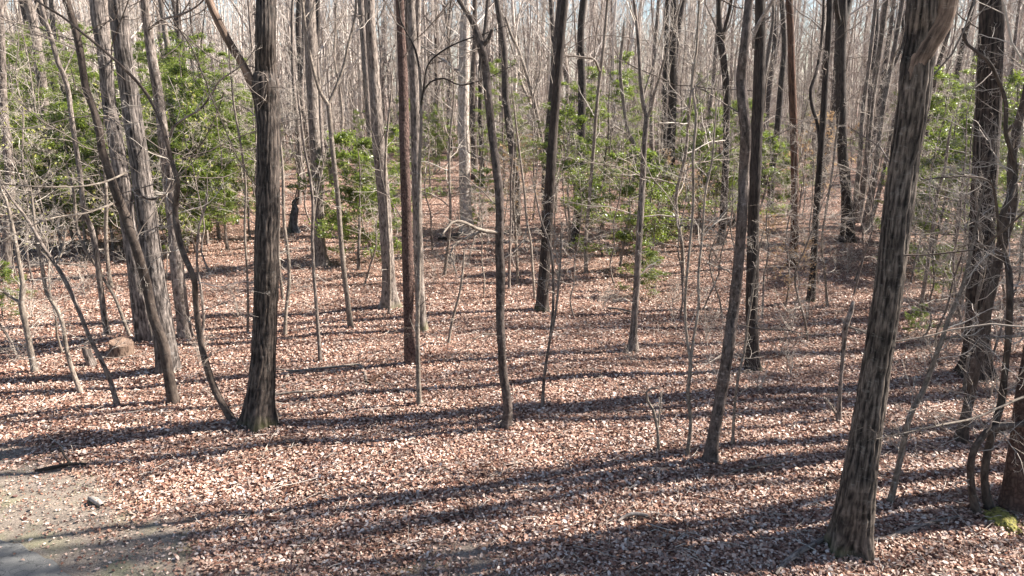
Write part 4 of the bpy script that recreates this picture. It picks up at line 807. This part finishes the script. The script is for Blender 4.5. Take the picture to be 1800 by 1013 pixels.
def char_stump():
    b = ground_at(517, 407); pts = [(517, 409, 17), (515, 395, 15), (516, 380, 13), (519, 368, 12), (517, 356, 8), (524, 348, 4)]
    hero('burnt_stump', 'stump', 'small blackened burnt stump standing behind the burled oak, right of it', pts, 'char', 0, 33, k=16, flare=.4, crown=None, twigs=0, knobs=1.5)
m, N, Lk, B = newmat('charred_wood'); nn = N.new('ShaderNodeTexNoise'); nn.inputs['Scale'].default_value = 9; rr = ramp(N, [(.4, (.02, .02, .022)), (.65, (.12, .12, .13))]); Lk.new(nn.outputs[0], rr.inputs[0]); Lk.new(rr.outputs[0], B.inputs['Base Color']); B.inputs['Roughness'].default_value = .7
M['char'] = m
char_stump()
def stick(name, label, pts, mat, side=()):
    Y = []
    P = []
    for (px, py, w_, dz) in pts:
        g = ground_at(px, py); P.append([g[0], g[1], g[2]+dz, w_*.5*depth(g)/F])
    P = np.array(P); o = P[0, :3].copy(); P[:, :3] -= o; c = catmull(P, .08); c[:, 3] = np.maximum(c[:, 3], .003)
    v, q_, a_ = trunk_mesh(c[:, :3], c[:, 3], 9, 0, 0, 5, len(label), .8, base=4)
    r = link(name, mesh(name, [(v, q_, 0, a_)], [M[mat]])); r.location = o; tag(r, label, 'fallen branch')
    for s in side:
        Q = []
        for (px, py, w_, dz) in s:
            g = ground_at(px, py); Q.append([g[0]-o[0], g[1]-o[1], g[2]+dz-o[2], w_*.5*depth(g)/F])
        c = catmull(np.array(Q), .08); v, q_, a_ = trunk_mesh(c[:, :3], c[:, 3], 7, 0, 0, 5, 3, .8); link('side_branch', mesh('side_branch', [(v, q_, 0, a_)], [M[mat]]), r)
stick('fallen_branch', 'long thin fallen branch right of the burled oak, bent down at its right end', [(482, 651, 3, .03), (520, 656, 4, .05), (560, 652, 5, .05), (600, 649, 4.5, .06), (630, 646, 4, .06), (640, 657, 4, .05), (644, 674, 5, .03)], 'sap', [[(522, 656, 3.5, .05), (508, 661, 3, .05), (500, 668, 2.5, .03)]])
stick('fallen_branch', 'pale fallen stick lying just right of the foot of the burled oak', [(480, 699, 4, .05), (515, 695, 4, .06), (545, 694, 3.5, .07), (568, 690, 2.5, .06)], 'sap')
stick('fallen_branch', 'splintered orange-brown stick right of the bent fallen branch', [(648, 678, 7, .04), (660, 669, 6, .06), (676, 657, 3, .06)], 'brown')
stick('fallen_branch', 'pale curved stick on the leaves in the lower foreground right of centre', [(1086, 922, 4, .05), (1102, 914, 6, .07), (1120, 911, 6, .07), (1138, 912, 5, .05)], 'pale')
stick('fallen_branch', 'grey half-buried branch left of the large ridged trunk foot', [(1362, 1013, 9, .02), (1385, 990, 11, .04), (1412, 972, 12, .04), (1440, 955, 10, .03), (1462, 942, 7, .02)], 'grey')
stick('fallen_branch', 'grey branch running right from the large ridged trunk foot', [(1530, 952, 7, .02), (1558, 950, 8, .03), (1590, 938, 9, .04), (1640, 922, 7, .03), (1690, 908, 4, .02)], 'grey')
stick('fallen_branch', 'thin pale fallen branch behind the pinkish leaning trunk foot', [(1262, 842, 4, .04), (1290, 834, 4, .05), (1320, 828, 4, .06), (1350, 822, 3, .05), (1385, 815, 2.5, .05)], 'sap')
stick('fallen_branch', 'dark forked fallen branch on the lower left near the soil', [(62, 832, 5, .04), (95, 828, 7, .06), (125, 822, 6, .06), (155, 820, 4, .04)], 'oak2', [[(125, 822, 5, .06), (116, 812, 4, .1), (108, 803, 4, .16)]])
stick('wood_chunk', 'short grey chunk of broken wood on the bare soil at lower left', [(158, 880, 7, .04), (168, 885, 11, .05), (180, 892, 7, .03)], 'pale')
stick('fallen_branch', 'pale fallen stick in the open right of the slim dark-footed tree', [(1068, 546, 3.5, .08), (1090, 550, 3.5, .1), (1112, 554, 3, .08)], 'sap')
stick('fallen_branch', 'dark fallen log end lying far back between pine and crooked trunk', [(770, 424, 5, .1), (795, 422, 6, .12), (815, 418, 5, .2)], 'oak2')
stick('fallen_branch', 'pale fallen branch along the middle ground at far left', [(10, 480, 5, .15), (60, 478, 5, .2), (110, 474, 4, .2), (155, 478, 3, .15)], 'sap')
# long pale overhanging limb at right: belongs to a tree outside the frame
hero('maple_tree', 'tree', 'pale bare branch reaching in from the right edge across the large ridged trunk',
     [(1900, 900, 30), (1896, 840, 26), (1893, 790, 24), (1896, 700, 22), (1905, 600, 22)], 'pale', 12, 160, k=14, crown=(8, 4, 4), twigs=4, clear=.6,
     limbs=[([(1893, 690, 6), (1850, 688, 5), (1800, 698, 4.5), (1760, 715, 4.2), (1710, 736, 4), (1660, 746, 3.5), (1610, 757, 3), (1575, 765, 2.5), (1540, 772, 2)], 0, -1.2, 'sap')])
# moss clump
b = ground_at(1765, 917); dep = depth(b); rx_, ry_ = 30*dep/F, .3
gx = np.linspace(-1, 1, 40); GX, GY = np.meshgrid(gx, gx, indexing='ij'); rr_ = np.sqrt(GX**2+GY**2)
edge_n = .75+.5*(fbm(GX*2+9, GY*2+9, 1.5, 12)-.5)*2
GZ = .06*np.clip(1-(rr_/edge_n)**2, -.8, 1)+.02*fbm(GX*9, GY*9, 1, 5)-.008
ii = np.arange(1600).reshape(40, 40); fq = np.stack([ii[:-1, :-1], ii[1:, :-1], ii[1:, 1:], ii[:-1, 1:]], -1).reshape(-1, 4)
m, N, Lk, B = newmat('yellow_moss'); nn = N.new('ShaderNodeTexNoise'); nn.inputs['Scale'].default_value = 30; nn.inputs['Detail'].default_value = 6
tcm = N.new('ShaderNodeTexCoord'); Lk.new(tcm.outputs['Object'], nn.inputs['Vector'])
rr = ramp(N, [(.35, (.08, .07, .02)), (.65, (.29, .26, .05))]); Lk.new(nn.outputs[0], rr.inputs[0]); Lk.new(rr.outputs[0], B.inputs['Base Color']); B.inputs['Roughness'].default_value = .9
bp = N.new('ShaderNodeBump'); bp.inputs['Distance'].default_value = .02; Lk.new(nn.outputs[0], bp.inputs['Height']); Lk.new(bp.outputs[0], B.inputs['Normal'])
o = link('moss_clump', mesh('moss_clump', [(np.stack([GX*rx_, GY*ry_, GZ+.045], -1).reshape(-1, 3), fq, 0)], [m])); o.location = b
tag(o, 'bright yellow-green moss clump in front of the pine foot at right edge', 'moss')
# grass tufts on the bare soil (uncountable)
rg = np.random.default_rng(9); n = 1500; x = rg.uniform(-9, -2, n); y = edge_y(x)+rg.uniform(.1, 2.2, n); k = (fbm(x, y, 1.2, 33) > .56); x = x[k]; y = y[k]; n = len(x)
p = np.stack([x, y, hgt(x, y)], -1); d = norm(np.stack([rg.normal(0, .5, n), rg.normal(0, .5, n), np.ones(n)], -1))*rg.uniform(.02, .06, n)[:, None]
s_ = norm(np.stack([rg.normal(size=n), rg.normal(size=n), 0*x], -1))*.003
V = np.stack([p-s_, p+s_, p+d+s_*.3, p+d-s_*.3], 1).reshape(-1, 3); f = np.arange(n*4).reshape(n, 4)
tag(link('grass', mesh('grass', [(V, f, 0)], [island_mat('young_grass', [(0, (.10, .14, .03)), (1, (.25, .28, .08))], .6, .3)])), 'sparse thin young grass on the bare soil beside the asphalt', 'grass', kind='stuff')
HAZE = 0.00018
hz = bpy.data.meshes.new('haze'); x0, x1, y0, y1, z0, z1 = -950, 950, -70, 1850, -1.5, 34
hz.from_pydata([(x0, y0, z0), (x1, y0, z0), (x1, y1, z0), (x0, y1, z0), (x0, y0, z1), (x1, y0, z1), (x1, y1, z1), (x0, y1, z1)], [], [(3, 2, 1, 0), (4, 5, 6, 7), (0, 1, 5, 4), (1, 2, 6, 5), (2, 3, 7, 6), (3, 0, 4, 7)])
m = bpy.data.materials.new('haze_air'); m.use_nodes = True; N = m.node_tree.nodes; N.remove(N['Principled BSDF']); pv = N.new('ShaderNodeVolumePrincipled'); pv.inputs['Density'].default_value = HAZE; pv.inputs['Color'].default_value = (.93, .95, 1, 1); pv.inputs['Anisotropy'].default_value = .3
m.node_tree.links.new(pv.outputs[0], N['Material Output'].inputs['Volume']); hz.materials.append(m)
if HAZE: tag(link('haze', hz), kind='stuff', label='thin pale haze filling the wood', cat='haze')
print('objects', len(bpy.data.objects))
